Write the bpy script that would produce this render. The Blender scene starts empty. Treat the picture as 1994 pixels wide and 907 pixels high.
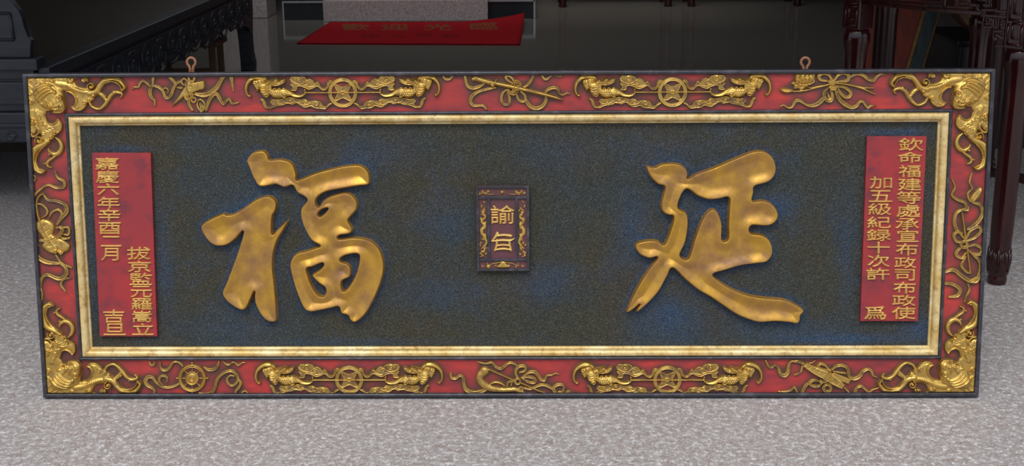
import bpy, bmesh, math, random
import numpy as np
from mathutils import Vector, Matrix

random.seed(7)
rng = np.random.default_rng(7)
SC = bpy.context.scene
COL = SC.collection
R = math.radians

# ------------------------------------------------------------------ camera
F_PX, CX, CY = 2500.0, 997.0, 453.5          # focal length in pixels of the 1994 x 907 frame
CAM = np.array([0.065, -3.046, 1.318])
PITCH, YAW, ROLL = R(16.0), R(0.97), R(-0.45)
LEAN = R(6.99)                               # the plaque leans back
PLAQUE_Z = 0.0055
_cy, _sy = math.cos(YAW), math.sin(YAW)
_Rz = np.array([[_cy, -_sy, 0], [_sy, _cy, 0], [0, 0, 1]])
FWD = _Rz @ np.array([0, math.cos(PITCH), -math.sin(PITCH)])
_rt = _Rz @ np.array([1.0, 0, 0]); _up = np.cross(_rt, FWD)
RT = math.cos(ROLL) * _rt + math.sin(ROLL) * _up
UP = -math.sin(ROLL) * _rt + math.cos(ROLL) * _up

cam_data = bpy.data.cameras.new('camera')
cam_data.sensor_fit = 'HORIZONTAL'; cam_data.sensor_width = 36.0
cam_data.lens = 36.0 * F_PX / 1994.0
cam_data.clip_start = 0.05; cam_data.clip_end = 200
cam = bpy.data.objects.new('camera', cam_data); COL.objects.link(cam)
cam.matrix_world = Matrix(((RT[0], UP[0], -FWD[0], CAM[0]), (RT[1], UP[1], -FWD[1], CAM[1]),
                           (RT[2], UP[2], -FWD[2], CAM[2]), (0, 0, 0, 1)))
SC.camera = cam

# ------------------------------------------------------------------ world: overcast daylight
W = bpy.data.worlds.new('overcast_sky'); SC.world = W; W.use_nodes = True
nt = W.node_tree; nt.nodes.clear()
wo = nt.nodes.new('ShaderNodeOutputWorld'); bg = nt.nodes.new('ShaderNodeBackground')
tc = nt.nodes.new('ShaderNodeTexCoord'); sx = nt.nodes.new('ShaderNodeSeparateXYZ')
rmp = nt.nodes.new('ShaderNodeValToRGB')
for _k, (_p, _c) in enumerate(((0.0, (0.20, 0.22, 0.25, 1)), (0.30, (0.42, 0.46, 0.52, 1)), (0.62, (0.98, 1.0, 1.0, 1)), (1.0, (1.0, 1.0, 1.0, 1)))):
    if _k > 1: rmp.color_ramp.elements.new(_p)
    rmp.color_ramp.elements[_k].position = _p; rmp.color_ramp.elements[_k].color = _c
nt.links.new(tc.outputs['Generated'], sx.inputs[0]); nt.links.new(sx.outputs['Z'], rmp.inputs[0])
nt.links.new(rmp.outputs[0], bg.inputs[0]); nt.links.new(bg.outputs[0], wo.inputs[0])
bg.inputs['Strength'].default_value = 1.64

# the sun behind thin cloud: a very soft, weak key from the upper front
sun_d = bpy.data.lights.new('veiled_sun', 'SUN'); sun_d.energy = 1.6; sun_d.angle = R(28); sun_d.color = (1.0, 0.97, 0.93)
sun = bpy.data.objects.new('veiled_sun', sun_d); COL.objects.link(sun)
sun.rotation_euler = Vector((-0.25, -1.0, 1.5)).to_track_quat('Z', 'Y').to_euler()
sun.location = (-1.5, -6, 6)

SC.view_settings.view_transform = 'Standard'; SC.view_settings.look = 'None'
SC.view_settings.gamma = 1.0; SC.view_settings.use_curve_mapping = False
SC.view_settings.exposure = 0.0

# ------------------------------------------------------------------ materials
def srgb(r, g, b):
    f = lambda c: c / 12.92 if c <= 0.04045 else ((c + 0.055) / 1.055) ** 2.4
    return (f(r / 255), f(g / 255), f(b / 255), 1.0)

class Mat:
    def __init__(s, name, rough=0.5, metal=0.0, spec=0.5):
        s.m = bpy.data.materials.new(name); s.m.use_nodes = True
        s.t = s.m.node_tree; s.p = s.t.nodes['Principled BSDF']
        s.p.inputs['Roughness'].default_value = rough; s.p.inputs['Metallic'].default_value = metal
        s.p.inputs['Specular IOR Level'].default_value = spec
        s.co = s.t.nodes.new('ShaderNodeTexCoord').outputs['Object']
    def n(s, k): return s.t.nodes.new(k)
    def l(s, a, b): s.t.links.new(a, b)
    def noise(s, scale, detail=3, rough=0.6, stretch=None, dist=0.0):
        x = s.n('ShaderNodeTexNoise'); x.inputs['Scale'].default_value = scale
        x.inputs['Detail'].default_value = detail; x.inputs['Roughness'].default_value = rough
        x.inputs['Distortion'].default_value = dist
        co = s.co
        if stretch:
            mp = s.n('ShaderNodeMapping'); mp.inputs['Scale'].default_value = stretch; s.l(co, mp.inputs[0]); co = mp.outputs[0]
        s.l(co, x.inputs['Vector']); return x.outputs['Fac']
    def ramp(s, fac, stops):
        x = s.n('ShaderNodeValToRGB'); e = x.color_ramp.elements
        while len(e) < len(stops): e.new(0.5)
        for k, (p, c) in enumerate(stops): e[k].position = p; e[k].color = c if len(c) == 4 else (*c, 1)
        s.l(fac, x.inputs[0]); return x.outputs[0]
    def bw(s, fac, a, b): return s.ramp(fac, [(a, (0, 0, 0, 1)), (b, (1, 1, 1, 1))])
    def mix(s, fac, a, b, blend='MIX'):
        x = s.n('ShaderNodeMix'); x.data_type = 'RGBA'; x.blend_type = blend
        if isinstance(fac, (int, float)): x.inputs[0].default_value = fac
        else: s.l(fac, x.inputs[0])
        for i, v in ((6, a), (7, b)):
            if isinstance(v, tuple): x.inputs[i].default_value = v
            else: s.l(v, x.inputs[i])
        return x.outputs[2]
    def math(s, op, a, b):
        x = s.n('ShaderNodeMath'); x.operation = op; x.use_clamp = True
        for i, v in ((0, a), (1, b)):
            if isinstance(v, (int, float)): x.inputs[i].default_value = v
            else: s.l(v, x.inputs[i])
        return x.outputs[0]
    def attr(s, name):
        x = s.n('ShaderNodeAttribute'); x.attribute_name = name; return x.outputs['Fac']
    def color(s, v):
        if isinstance(v, tuple): s.p.inputs['Base Color'].default_value = v
        else: s.l(v, s.p.inputs['Base Color'])
    def bump(s, fac, strength, dist=0.002):
        x = s.n('ShaderNodeBump'); x.inputs['Strength'].default_value = strength; x.inputs['Distance'].default_value = dist
        s.l(fac, x.inputs['Height']); s.l(x.outputs[0], s.p.inputs['Normal'])
    def rough(s, fac, a, b):
        x = s.n('ShaderNodeMapRange'); x.inputs['To Min'].default_value = a; x.inputs['To Max'].default_value = b
        s.l(fac, x.inputs[0]); s.l(x.outputs[0], s.p.inputs['Roughness'])

M = {}
def gold_mat(name, gilt_lo, gilt_hi, brown, wear0, wear1, metal, r0, r1, use_attr):
    m = Mat(name)
    g = m.mix(m.noise(26, 4), gilt_lo, gilt_hi)
    w = m.bw(m.noise(38, 5, 0.7) if use_attr else m.noise(13, 5, 0.62), wear0, wear1)               # rubbed patches showing the brown size under the leaf
    if use_attr:                                              # 'gild': which strokes the gilder covered fully
        gd = m.bw(m.attr('gild'), 0.0, 1.0)
        w = m.math('MULTIPLY', gd, m.math('ADD', w, m.math('SUBTRACT', gd, 0.55)))
    m.color(m.mix(w, brown, g))
    x = m.n('ShaderNodeMath'); x.operation = 'MULTIPLY'; m.l(w, x.inputs[0]); x.inputs[1].default_value = metal
    m.l(x.outputs[0], m.p.inputs['Metallic'])
    m.rough(m.noise(120, 3), r0, r1)
    m.bump(m.noise(420, 3), 0.25, 0.0008)
    return m.m
M['gold'] = gold_mat('gold_leaf', srgb(172, 130, 54), srgb(228, 194, 112), srgb(92, 64, 36), 0.38, 0.56, 0.9, 0.28, 0.46, True)
M['gold_char'] = gold_mat('aged_gold_leaf', srgb(178, 130, 44), srgb(216, 170, 76), srgb(126, 88, 58), 0.30, 0.62, 0.8, 0.30, 0.46, False)
M['gold_small'] = gold_mat('gilt_lettering', srgb(206, 160, 82), srgb(236, 204, 128), srgb(150, 104, 56), 0.2, 0.45, 0.6, 0.3, 0.45, False)

m = Mat('red_lacquer', 0.42)
red = m.mix(m.bw(m.noise(6, 3, 0.6, (1, 1, 2.0)), 0.38, 0.62), srgb(140, 48, 52), srgb(190, 56, 48))
red = m.mix(m.bw(m.noise(11, 4, 0.65, (0.6, 1, 1)), 0.52, 0.72), red, srgb(106, 46, 54))
red = m.mix(m.bw(m.noise(60, 4, 0.7, (0.25, 1, 1)), 0.4, 1.0), red, srgb(116, 42, 48))
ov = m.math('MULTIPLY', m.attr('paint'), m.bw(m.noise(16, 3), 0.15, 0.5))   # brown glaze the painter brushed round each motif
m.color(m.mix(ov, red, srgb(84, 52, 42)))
m.bump(m.noise(90, 4, 0.6, (0.3, 1, 1)), 0.2, 0.0008); M['red'] = m.m

m = Mat('red_panel_lacquer', 0.5)
red = m.mix(m.bw(m.noise(9, 3), 0.35, 0.7), srgb(142, 44, 50), srgb(168, 42, 44))
m.color(m.mix(m.bw(m.noise(18, 4), 0.48, 0.72), red, srgb(106, 42, 54))); m.bump(m.noise(300, 3), 0.15, 0.0005); M['red_panel'] = m.m

m = Mat('black_lacquer', 0.30)
m.color(m.mix(m.bw(m.noise(30, 4, 0.7), 0.5, 0.8), srgb(46, 46, 54), srgb(92, 90, 100)))
m.bump(m.noise(70, 4), 0.15, 0.001); M['rim'] = m.m

m = Mat('aged_gilt_moulding', 0.42)
g = m.mix(m.bw(m.noise(14, 4), 0.35, 0.7), srgb(204, 170, 100), srgb(236, 218, 168))
g = m.mix(m.bw(m.noise(48, 5, 0.75), 0.50, 0.74), g, srgb(146, 104, 50))
g = m.mix(m.bw(m.noise(130, 4, 0.75), 0.62, 0.74), g, srgb(90, 62, 34))
m.color(g); m.p.inputs['Metallic'].default_value = 0.25; m.bump(m.noise(200, 3), 0.15, 0.0006); M['gilt'] = m.m

m = Mat('sanded_field', 0.6, 0, 0.25)
base = m.mix(m.bw(m.noise(5, 4, 0.65), 0.38, 0.62), srgb(62, 58, 44), srgb(53, 59, 58))
bl = m.math('ADD', m.attr('blue'), m.math('MULTIPLY', m.bw(m.noise(8, 4, 0.7), 0.52, 0.75), 0.4))
bl = m.math('MULTIPLY', bl, m.bw(m.noise(300, 2, 0.6), 0.42, 0.62))
base = m.mix(bl, base, srgb(26, 82, 136))
gr = m.noise(430, 2, 0.7)
base = m.mix(m.bw(gr, 0.32, 0.48), srgb(16, 16, 17), base)
base = m.mix(m.bw(gr, 0.60, 0.72), base, srgb(112, 112, 104))
m.color(base); m.bump(m.noise(380, 2, 0.6), 0.9, 0.003); M['field'] = m.m

m = Mat('purple_brown_lacquer', 0.5)
m.color(m.mix(m.bw(m.noise(30, 3), 0.35, 0.7), srgb(84, 52, 52), srgb(100, 50, 66))); M['purple'] = m.m

m = Mat('back_board_wood', 0.7); m.color(srgb(60, 44, 34)); M['backwood'] = m.m

def granite(name, cols, rough, bump, sc=1.0, spec=0.5):
    m = Mat(name, rough, 0, spec)
    c = m.mix(m.bw(m.noise(52 * sc, 6, 0.78), 0.40, 0.62), cols[0], cols[1])
    c = m.mix(m.bw(m.noise(80 * sc, 6, 0.80, dist=0.3), 0.50, 0.62), c, cols[2])
    c = m.mix(m.bw(m.noise(190 * sc, 4, 0.8), 0.54, 0.68), c, cols[3])
    c = m.mix(m.bw(m.noise(270 * sc, 3, 0.75, dist=0.3), 0.58, 0.68), c, cols[4])
    m.color(c)
    if bump: m.bump(m.noise(180, 4, 0.7), bump, 0.002)
    return m.m
M['granite'] = granite('flamed_granite', [srgb(174, 171, 173), srgb(150, 137, 134), srgb(222, 222, 226), srgb(100, 95, 95), srgb(46, 46, 48)], 0.6, 0.4, 0.8)
M['granite_polished'] = granite('polished_granite', [srgb(122, 118, 112), srgb(102, 98, 92), srgb(130, 129, 123), srgb(74, 70, 66), srgb(46, 44, 43)], 0.08, 0, 1.0, 0.6)
M['granite_step'] = granite('grey_granite', [srgb(180, 172, 172), srgb(156, 140, 140), srgb(196, 190, 192), srgb(96, 90, 90), srgb(50, 48, 48)], 0.4, 0.2, 0.7)

def wood(name, a, b, rough, sc=1.0, spec=0.5, stretch=(0.15, 1, 1)):
    m = Mat(name, rough, 0, spec)
    m.color(m.mix(m.bw(m.noise(40 * sc, 4, 0.65, stretch), 0.35, 0.7), a, b)); m.bump(m.noise(60 * sc, 4, 0.6, stretch), 0.15, 0.001)
    return m.m
M['blackwood'] = wood('black_lacquered_wood', srgb(30, 33, 42), srgb(44, 48, 58), 0.5)
M['bedtop'] = wood('dark_brown_wood', srgb(44, 34, 26), srgb(62, 48, 34), 0.45, 1.0, 0.5, (1, 0.12, 1))
M['rosewood'] = wood('polished_rosewood', srgb(34, 10, 12), srgb(56, 15, 15), 0.14, 1.0, 0.5, (1, 1, 0.15))
M['rosewood_dark'] = wood('dark_rosewood', srgb(34, 15, 15), srgb(50, 20, 18), 0.25, 1.0, 0.5, (1, 1, 0.15))
M['brownwood'] = wood('dull_brown_wood', srgb(84, 56, 36), srgb(106, 74, 50), 0.6)
M['plankred'] = wood('flaking_red_paint', srgb(140, 52, 34), srgb(96, 52, 40), 0.6, 1.0, 0.4, (1, 1, 0.3))
M['plankgreen'] = wood('flaking_blue_green_paint', srgb(64, 80, 84), srgb(46, 54, 52), 0.6, 1.0, 0.4, (1, 1, 0.3))
M['plankgold'] = wood('flaking_ochre_paint', srgb(150, 110, 50), srgb(110, 76, 40), 0.6)
m = Mat('rusty_iron', 0.6, 0.3); m.color(m.mix(m.noise(120, 4), srgb(120, 74, 48), srgb(176, 128, 96))); M['rust'] = m.m
m = Mat('red_mat_pile', 0.95, 0, 0.1); m.color(m.mix(m.noise(60, 4), srgb(140, 20, 30), srgb(164, 28, 36))); m.bump(m.noise(400, 2), 0.5, 0.003); M['mat'] = m.m
m = Mat('mat_lettering', 0.9, 0, 0.1); m.color(srgb(128, 72, 48)); M['matgold'] = m.m
m = Mat('mat_small_lettering', 0.9, 0, 0.1); m.color(srgb(118, 26, 28)); M['matdark'] = m.m
m = Mat('plaster', 0.9); m.color(m.mix(m.noise(4), srgb(120, 112, 104), srgb(132, 124, 114))); M['plaster'] = m.m
m = Mat('dark_wall', 0.8); m.color(m.mix(m.noise(3), srgb(58, 50, 46), srgb(72, 62, 56))); M['darkwall'] = m.m
m = Mat('dark_ceiling', 0.9); m.color(m.mix(m.noise(3), srgb(60, 54, 50), srgb(70, 62, 58))); M['ceiling'] = m.m
m = Mat('brushed_steel', 0.35, 0.9); m.color(m.mix(m.noise(40), srgb(170, 170, 172), srgb(196, 196, 198))); M['steel'] = m.m
m = Mat('door_glass', 0.03, 0, 0.5); m.color(srgb(200, 215, 215)); m.p.inputs['Transmission Weight'].default_value = 1.0; m.p.inputs['IOR'].default_value = 1.45; M['glass'] = m.m
m = Mat('black_stone', 0.3); m.color(m.mix(m.noise(50), srgb(20, 21, 26), srgb(30, 31, 36))); M['blackstone'] = m.m

# ------------------------------------------------------------------ object helpers
def tag(o, label=None, cat=None, group=None, kind=None):
    if label: o['label'] = label
    if cat: o['category'] = cat
    if group: o['group'] = group
    if kind: o['kind'] = kind
    return o
def empty(name, loc=(0, 0, 0), rot=(0, 0, 0)):
    o = bpy.data.objects.new(name, None); COL.objects.link(o); o.location = loc; o.rotation_euler = rot; o.empty_display_size = 0.1
    return o
def link(name, me, mat, parent=None, smooth=False):
    o = bpy.data.objects.new(name, me); COL.objects.link(o)
    if mat: me.materials.append(mat)
    if parent: o.parent = parent
    if smooth: me.polygons.foreach_set('use_smooth', [True] * len(me.polygons))
    return o
def fin(name, bm, mat, parent=None, smooth=False, bevel=0.0):
    if bevel: bmesh.ops.bevel(bm, geom=[e for e in bm.edges], offset=bevel, segments=2, affect='EDGES', profile=0.6)
    bmesh.ops.recalc_face_normals(bm, faces=bm.faces)
    me = bpy.data.meshes.new(name); bm.to_mesh(me); bm.free()
    return link(name, me, mat, parent, smooth)
def add_box(bm, lo, hi, mat4=None):
    vs = [bm.verts.new(Vector((x, y, z))) for x in (lo[0], hi[0]) for y in (lo[1], hi[1]) for z in (lo[2], hi[2])]
    for f in ((0, 1, 3, 2), (4, 6, 7, 5), (0, 4, 5, 1), (2, 3, 7, 6), (0, 2, 6, 4), (1, 5, 7, 3)): bm.faces.new([vs[i] for i in f])
    if mat4 is not None:
        for v in vs: v.co = mat4 @ v.co
    return vs
def box(name, lo, hi, mat, parent=None, bevel=0.004, mat4=None):
    bm = bmesh.new(); add_box(bm, lo, hi, mat4); return fin(name, bm, mat, parent, False, bevel)
def add_prism(bm, outline, d0, d1, frame=lambda a, b, d: Vector((a, d, b))):
    n = len(outline)
    A = [bm.verts.new(frame(a, b, d0)) for a, b in outline]; B = [bm.verts.new(frame(a, b, d1)) for a, b in outline]
    bm.faces.new(A); bm.faces.new(B[::-1])
    for i in range(n): bm.faces.new((A[i], A[(i + 1) % n], B[(i + 1) % n], B[i]))
def lathe(name, prof, mat, parent=None, seg=28, loc=(0, 0, 0)):
    bm = bmesh.new(); rings = []
    for r, z in prof: rings.append([bm.verts.new((loc[0] + r * math.cos(2 * math.pi * k / seg), loc[1] + r * math.sin(2 * math.pi * k / seg), loc[2] + z)) for k in range(seg)])
    for a, b in zip(rings, rings[1:]):
        for k in range(seg): bm.faces.new((a[k], a[(k + 1) % seg], b[(k + 1) % seg], b[k]))
    bm.faces.new(rings[0][::-1]); bm.faces.new(rings[-1])
    return fin(name, bm, mat, parent, True)
def add_tube(bm, pts, rad, seg=10, closed=False):
    pts = [Vector(p) for p in pts]; rings = []; prev = None
    for i, p in enumerate(pts):
        t = (pts[min(i + 1, len(pts) - 1)] - pts[max(i - 1, 0)]).normalized()
        ref = prev if prev is not None else (Vector((0, 0, 1)) if abs(t.z) < 0.9 else Vector((0, 1, 0)))
        a = (ref - t * ref.dot(t)).normalized(); prev = a; b = t.cross(a)
        r = rad[i] if isinstance(rad, (list, tuple)) else rad
        rings.append([bm.verts.new(p + a * (r * math.cos(2 * math.pi * k / seg)) + b * (r * math.sin(2 * math.pi * k / seg))) for k in range(seg)])
    for a, b in zip(rings, rings[1:]):
        for k in range(seg): bm.faces.new((a[k], a[(k + 1) % seg], b[(k + 1) % seg], b[k]))
    bm.faces.new(rings[0][::-1]); bm.faces.new(rings[-1])

# ------------------------------------------------------------------ planes that carved work lies on
class Plane:
    """local x = u along the face, local z = v up the face, local -y = outward"""
    def __init__(s, origin, eu, ev):
        s.o = np.array(origin, float); s.u = np.array(eu, float); s.v = np.array(ev, float); s.n = np.cross(s.u, s.v)
    def from_photo(s, x, y, h=0.0):                     # where a detail seen in the photograph lies on this face
        d = FWD * F_PX + RT * (x - CX) + UP * (CY - y)
        p0 = s.o + s.n * h
        p = CAM + d * (((p0 - CAM) @ s.n) / (d @ s.n)) - s.o
        return float(p @ s.u), float(p @ s.v)
PL = Plane((0, 0, PLAQUE_Z), (1, 0, 0), (0, math.sin(LEAN), math.cos(LEAN)))
PXM = 0.00129

# ------------------------------------------------------------------ relief carving: height fields made of strokes, domes, outlines
def pts_of(s):
    return np.array([[float(q) for q in t.split(',')] for t in s.split()]) if isinstance(s, str) else np.array(s, float)
def catmull(p, n=7, closed=False):
    if len(p) < 3: 
        t = np.linspace(0, 1, n + 1)[:, None]; return p[0] * (1 - t) + p[-1] * t
    q = np.vstack([p[-1:], p, p[:2]]) if closed else np.vstack([2 * p[:1] - p[1:2], p, 2 * p[-1:] - p[-2:-1]])
    out = []
    for i in range(1, len(q) - 2):
        a, b, c, d = q[i - 1], q[i], q[i + 1], q[i + 2]
        for t in np.arange(n) / n:
            out.append(0.5 * (2 * b + (c - a) * t + (2 * a - 5 * b + 4 * c - d) * t * t + (3 * b - a - 3 * c + d) * t ** 3))
    if not closed: out.append(q[-2])
    return np.array(out)

class Relief:
    def __init__(s, plane, h0, crop=None, mirror=None, xf=None):
        s.pl, s.h0, s.pr, s.mirror, s.xf = plane, h0, [], mirror, xf
        if crop: s.crop(*crop)
    def crop(s, x0, y0, sc): s.x0, s.y0, s.sc = x0, y0, sc; s.k = PXM / sc; return s
    def loc(s, p, h=0.004):
        p = pts_of(p); r = []
        for x, y in p[:, :2]:
            u, v = s.pl.from_photo(s.x0 + x / s.sc, s.y0 + y / s.sc, s.h0 + h) if s.xf is None else s.xf(x, y)
            r.append((s.mirror(u, v) if s.mirror else (u, v)))
        return np.array(r)
    def S(s, p, w, h, prof='o', g=1.0, mode='max', straight=False, closed=False):
        q = s.loc(p, h * 0.0005)
        w = np.atleast_1d(np.array(w, float)) * s.k
        if straight:
            seq = [q[0]]
            for a, b in zip(q, q[1:]): seq += [a + (b - a) * t for t in (0.25, 0.5, 0.75, 1.0)]
            c = np.array(seq)
        else: c = catmull(q, 7, closed)
        if closed: c = np.vstack([c, c[:1]])
        ww = np.interp(np.linspace(0, 1, len(c)), np.linspace(0, 1, len(w)), w) if len(w) > 1 else np.full(len(c), w[0])
        s.pr.append(('S', c, ww, h / 1000, prof, g, mode)); return s
    def P(s, p, h, e, g=1.0, mode='max', lo=0.0, straight=False, holes=()):
        loops = []
        for k in (p, *holes):
            q = s.loc(k, h * 0.0005)
            loops.append(q if straight else catmull(q, 6, True))
        s.pr.append(('P', loops, e * s.k, h / 1000, lo / 1000, g, mode)); return s
    def dish(s, p, depth, reach, holes=()):                   # hollow the face of a stroke gently, deepest away from its edges
        loops = [catmull(s.loc(k, 0.01), 6, True) for k in (p, *holes)]
        s.pr.append(('H', loops, reach * s.k, depth / 1000, 'add')); return s
    def D(s, x, y, r, h, g=1.0, mode='max'):
        c = s.loc([(x, y)], h * 0.0005)[0]; s.pr.append(('D', c, r * s.k, h / 1000, g, mode)); return s
    def Rg(s, x, y, r, w, h, prof='o', g=1.0, mode='max', sy=1.0):
        a = np.linspace(0, 2 * math.pi, 25)[:-1]
        return s.S([(x + r * math.cos(t), y + r * sy * math.sin(t)) for t in a], w, h, prof, g, mode, False, True)
    def V(s, x, y, r, turns, w, h, a0=0.0, d=1, g=1.0, mode='max'):    # spiral curl ending in a bead
        n = int(10 * turns) + 4
        s.S([(x + r * (1 - 0.8 * i / n) * math.cos(a0 + d * turns * 2 * math.pi * i / n),
              y + r * (1 - 0.8 * i / n) * math.sin(a0 + d * turns * 2 * math.pi * i / n)) for i in range(n + 1)], (w, w, w * 0.7), h, 'o', g, mode)
        return s.D(x, y, w * 1.5, h * 1.08, g, mode)
    def build(s, name, mat, parent, cell=0.0011, floor=-0.0025, paint=None):
        lo = np.full(2, 1e9); hi = -lo
        for p in s.pr:
            if p[0] == 'S': a = p[1] - p[2].max(); b = p[1] + p[2].max()
            elif p[0] in 'PH': a = b = np.vstack(p[1])
            else: a = (p[1] - p[2])[None]; b = (p[1] + p[2])[None]
            if p[-1] == 'max': lo = np.minimum(lo, a.min(0)); hi = np.maximum(hi, b.max(0))
        lo -= 3 * cell; hi += 3 * cell
        nx, ny = (np.ceil((hi - lo) / cell)).astype(int) + 1
        U = lo[0] + np.arange(nx) * cell; V = lo[1] + np.arange(ny) * cell
        H = np.full((ny, nx), floor); G = np.zeros((ny, nx)); has = np.zeros((ny, nx), bool)
        def win(a, b):
            i0 = max(0, int((a[0] - lo[0]) / cell) - 1); i1 = min(nx, int((b[0] - lo[0]) / cell) + 3)
            j0 = max(0, int((a[1] - lo[1]) / cell) - 1); j1 = min(ny, int((b[1] - lo[1]) / cell) + 3)
            return slice(j0, j1), slice(i0, i1)
        def put(sl, h, g, mode, ins):
            if mode == 'max':
                k = ins & (h > H[sl]); H[sl] = np.where(k, h, H[sl]); G[sl] = np.where(k, g, G[sl])
            else:                                             # 'add': a ridge (or cut) on top of what is there
                on = ins & (H[sl] > 0); H[sl] = np.where(on, np.maximum(H[sl] + h, 0.0003), H[sl])
                if g >= 0: G[sl] = np.where(on & (np.abs(h) > 0.0002), np.maximum(G[sl], g), G[sl])
        for p in s.pr:
            if p[0] == 'S':
                _, c, w, h, prof, g, mode = p
                sl = win((c - w.max()).min(0), (c + w.max()).max(0)); X, Y = U[sl[1]], V[sl[0]]
                T = np.full((len(Y), len(X)), 9.0)
                for i in range(len(c) - 1):
                    a, b = c[i], c[i + 1]; r = max(w[i], w[i + 1], cell * 0.9)
                    x0 = np.searchsorted(X, min(a[0], b[0]) - r); x1 = np.searchsorted(X, max(a[0], b[0]) + r)
                    y0 = np.searchsorted(Y, min(a[1], b[1]) - r); y1 = np.searchsorted(Y, max(a[1], b[1]) + r)
                    if x1 <= x0 or y1 <= y0: continue
                    gx = X[None, x0:x1] - a[0]; gy = Y[y0:y1, None] - a[1]
                    d = b - a; L = d @ d + 1e-12; t = np.clip((gx * d[0] + gy * d[1]) / L, 0, 1)
                    dd = np.hypot(gx - t * d[0], gy - t * d[1]) / np.maximum(w[i] * (1 - t) + w[i + 1] * t, cell * 0.8)
                    T[y0:y1, x0:x1] = np.minimum(T[y0:y1, x0:x1], dd)
                ins = T < 1; T1 = np.clip(T, 0, 1)
                if prof == 'o': f = np.sqrt(1 - T1 ** 2)
                elif prof == 'r':
                    f = np.clip((1 - T1) / 0.2, 0, 1) ** 0.5 * (0.60 + 0.40 * np.clip((T1 - 0.2) / 0.5, 0, 1))
                else: f = np.clip((1 - T1) / 0.25, 0, 1)
                gg = g if prof != 'r' else g * (0.62 + 0.38 * np.clip((T1 - 0.3) / 0.3, 0, 1))
                if mode == 'max': h_ = h * f
                else: h_ = h * (1 - T1 ** 2) ** 1.0
                put(sl, h_, gg, mode, ins)
            elif p[0] in 'PH':
                if p[0] == 'P': _, loops, e, h, l0, g, mode = p
                else: _, loops, e, h, mode = p
                al = np.vstack(loops); sl = win(al.min(0), al.max(0)); X, Y = U[sl[1]][None], V[sl[0]][:, None]
                ins = np.zeros((Y.shape[0], X.shape[1]), bool); dist = np.full(ins.shape, 9.0)
                for q in loops:
                    nx_ = np.roll(q, -1, 0)
                    for a, b in zip(q, nx_):
                        if (a[1] > b[1]) != (a[1] < b[1]) or a[1] != b[1]:
                            cr = ((a[1] > Y) != (b[1] > Y)) & (X < (b[0] - a[0]) * (Y - a[1]) / (b[1] - a[1] + 1e-15) + a[0]); ins ^= cr
                        d = b - a; L = d @ d + 1e-14
                        t = np.clip(((X - a[0]) * d[0] + (Y - a[1]) * d[1]) / L, 0, 1)
                        dist = np.minimum(dist, np.hypot(X - a[0] - t * d[0], Y - a[1] - t * d[1]))
                q = np.clip(dist / e, 0, 1); f = np.sqrt(1 - (1 - q) ** 2)
                if p[0] == 'H':
                    H[sl] = np.where(ins & (H[sl] > 0), np.maximum(H[sl] - h * q * q * (3 - 2 * q), 0.004), H[sl]); continue
                hh = l0 * np.clip(dist / (cell * 1.6), 0, 1) + (h - l0) * f
                # keep the outline crisp between grid points
                near = (~ins) & (dist < cell * 1.5)
                if mode == 'max': H[sl] = np.where(near, np.maximum(H[sl], -dist * 0.8), H[sl])
                put(sl, hh, g, mode, ins)
            else:
                _, c, r, h, g, mode = p
                sl = win(c - r, c + r); d = np.hypot(U[sl[1]][None] - c[0], V[sl[0]][:, None] - c[1]) / r
                put(sl, h * np.sqrt(np.clip(1 - d * d, 0, 1)), g, mode, d < 1)
        if paint is not None: paint.append((U, V, H > 0))
        B = H.copy()                                           # soften the chisel marks a little
        B[1:-1, 1:-1] = (4 * H[1:-1, 1:-1] + 2 * (H[:-2, 1:-1] + H[2:, 1:-1] + H[1:-1, :-2] + H[1:-1, 2:]) + H[:-2, :-2] + H[2:, 2:] + H[:-2, 2:] + H[2:, :-2]) / 16
        H = 0.45 * H + 0.55 * B
        if s.pl is PL and s.h0 == -0.010:                      # carving dies into the rim instead of running over it
            ins = np.minimum(np.minimum(U + PW / 2, PW / 2 - U)[None], np.minimum(V, PH - V)[:, None])
            H = np.minimum(H, np.maximum(-0.0025, 0.004 + (ins - 0.0105) * 1.2))
            H = np.where(ins < 0.0105, floor, H)
        keep = np.maximum(np.maximum(H[:-1, :-1], H[1:, :-1]), np.maximum(H[:-1, 1:], H[1:, 1:])) > -0.0006
        used = np.zeros(H.shape, bool); used[:-1, :-1] |= keep; used[1:, :-1] |= keep; used[:-1, 1:] |= keep; used[1:, 1:] |= keep
        idx = -np.ones(H.shape, int); idx[used] = np.arange(used.sum())
        jj, ii = np.nonzero(used)
        co = np.stack([U[ii], -(s.h0 + H[jj, ii]), V[jj]], 1)
        j, i = np.nonzero(keep)
        F = np.stack([idx[j, i], idx[j, i + 1], idx[j + 1, i + 1], idx[j + 1, i]], 1)
        me = mesh_np(name, co, F); at = me.attributes.new('gild', 'FLOAT', 'POINT'); at.data.foreach_set('value', G[jj, ii].astype(np.float32))
        return link(name, me, mat, parent, True)

def mesh_np(name, co, F):
    me = bpy.data.meshes.new(name); me.vertices.add(len(co)); me.vertices.foreach_set('co', co.astype(np.float32).ravel())
    n = F.shape[1]; me.loops.add(F.size); me.loops.foreach_set('vertex_index', F.astype(np.int32).ravel())
    me.polygons.add(len(F)); me.polygons.foreach_set('loop_start', np.arange(0, F.size, n, dtype=np.int32))
    me.polygons.foreach_set('loop_total', np.full(len(F), n, np.int32))
    me.update(calc_edges=True); me.validate(); return me

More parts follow.
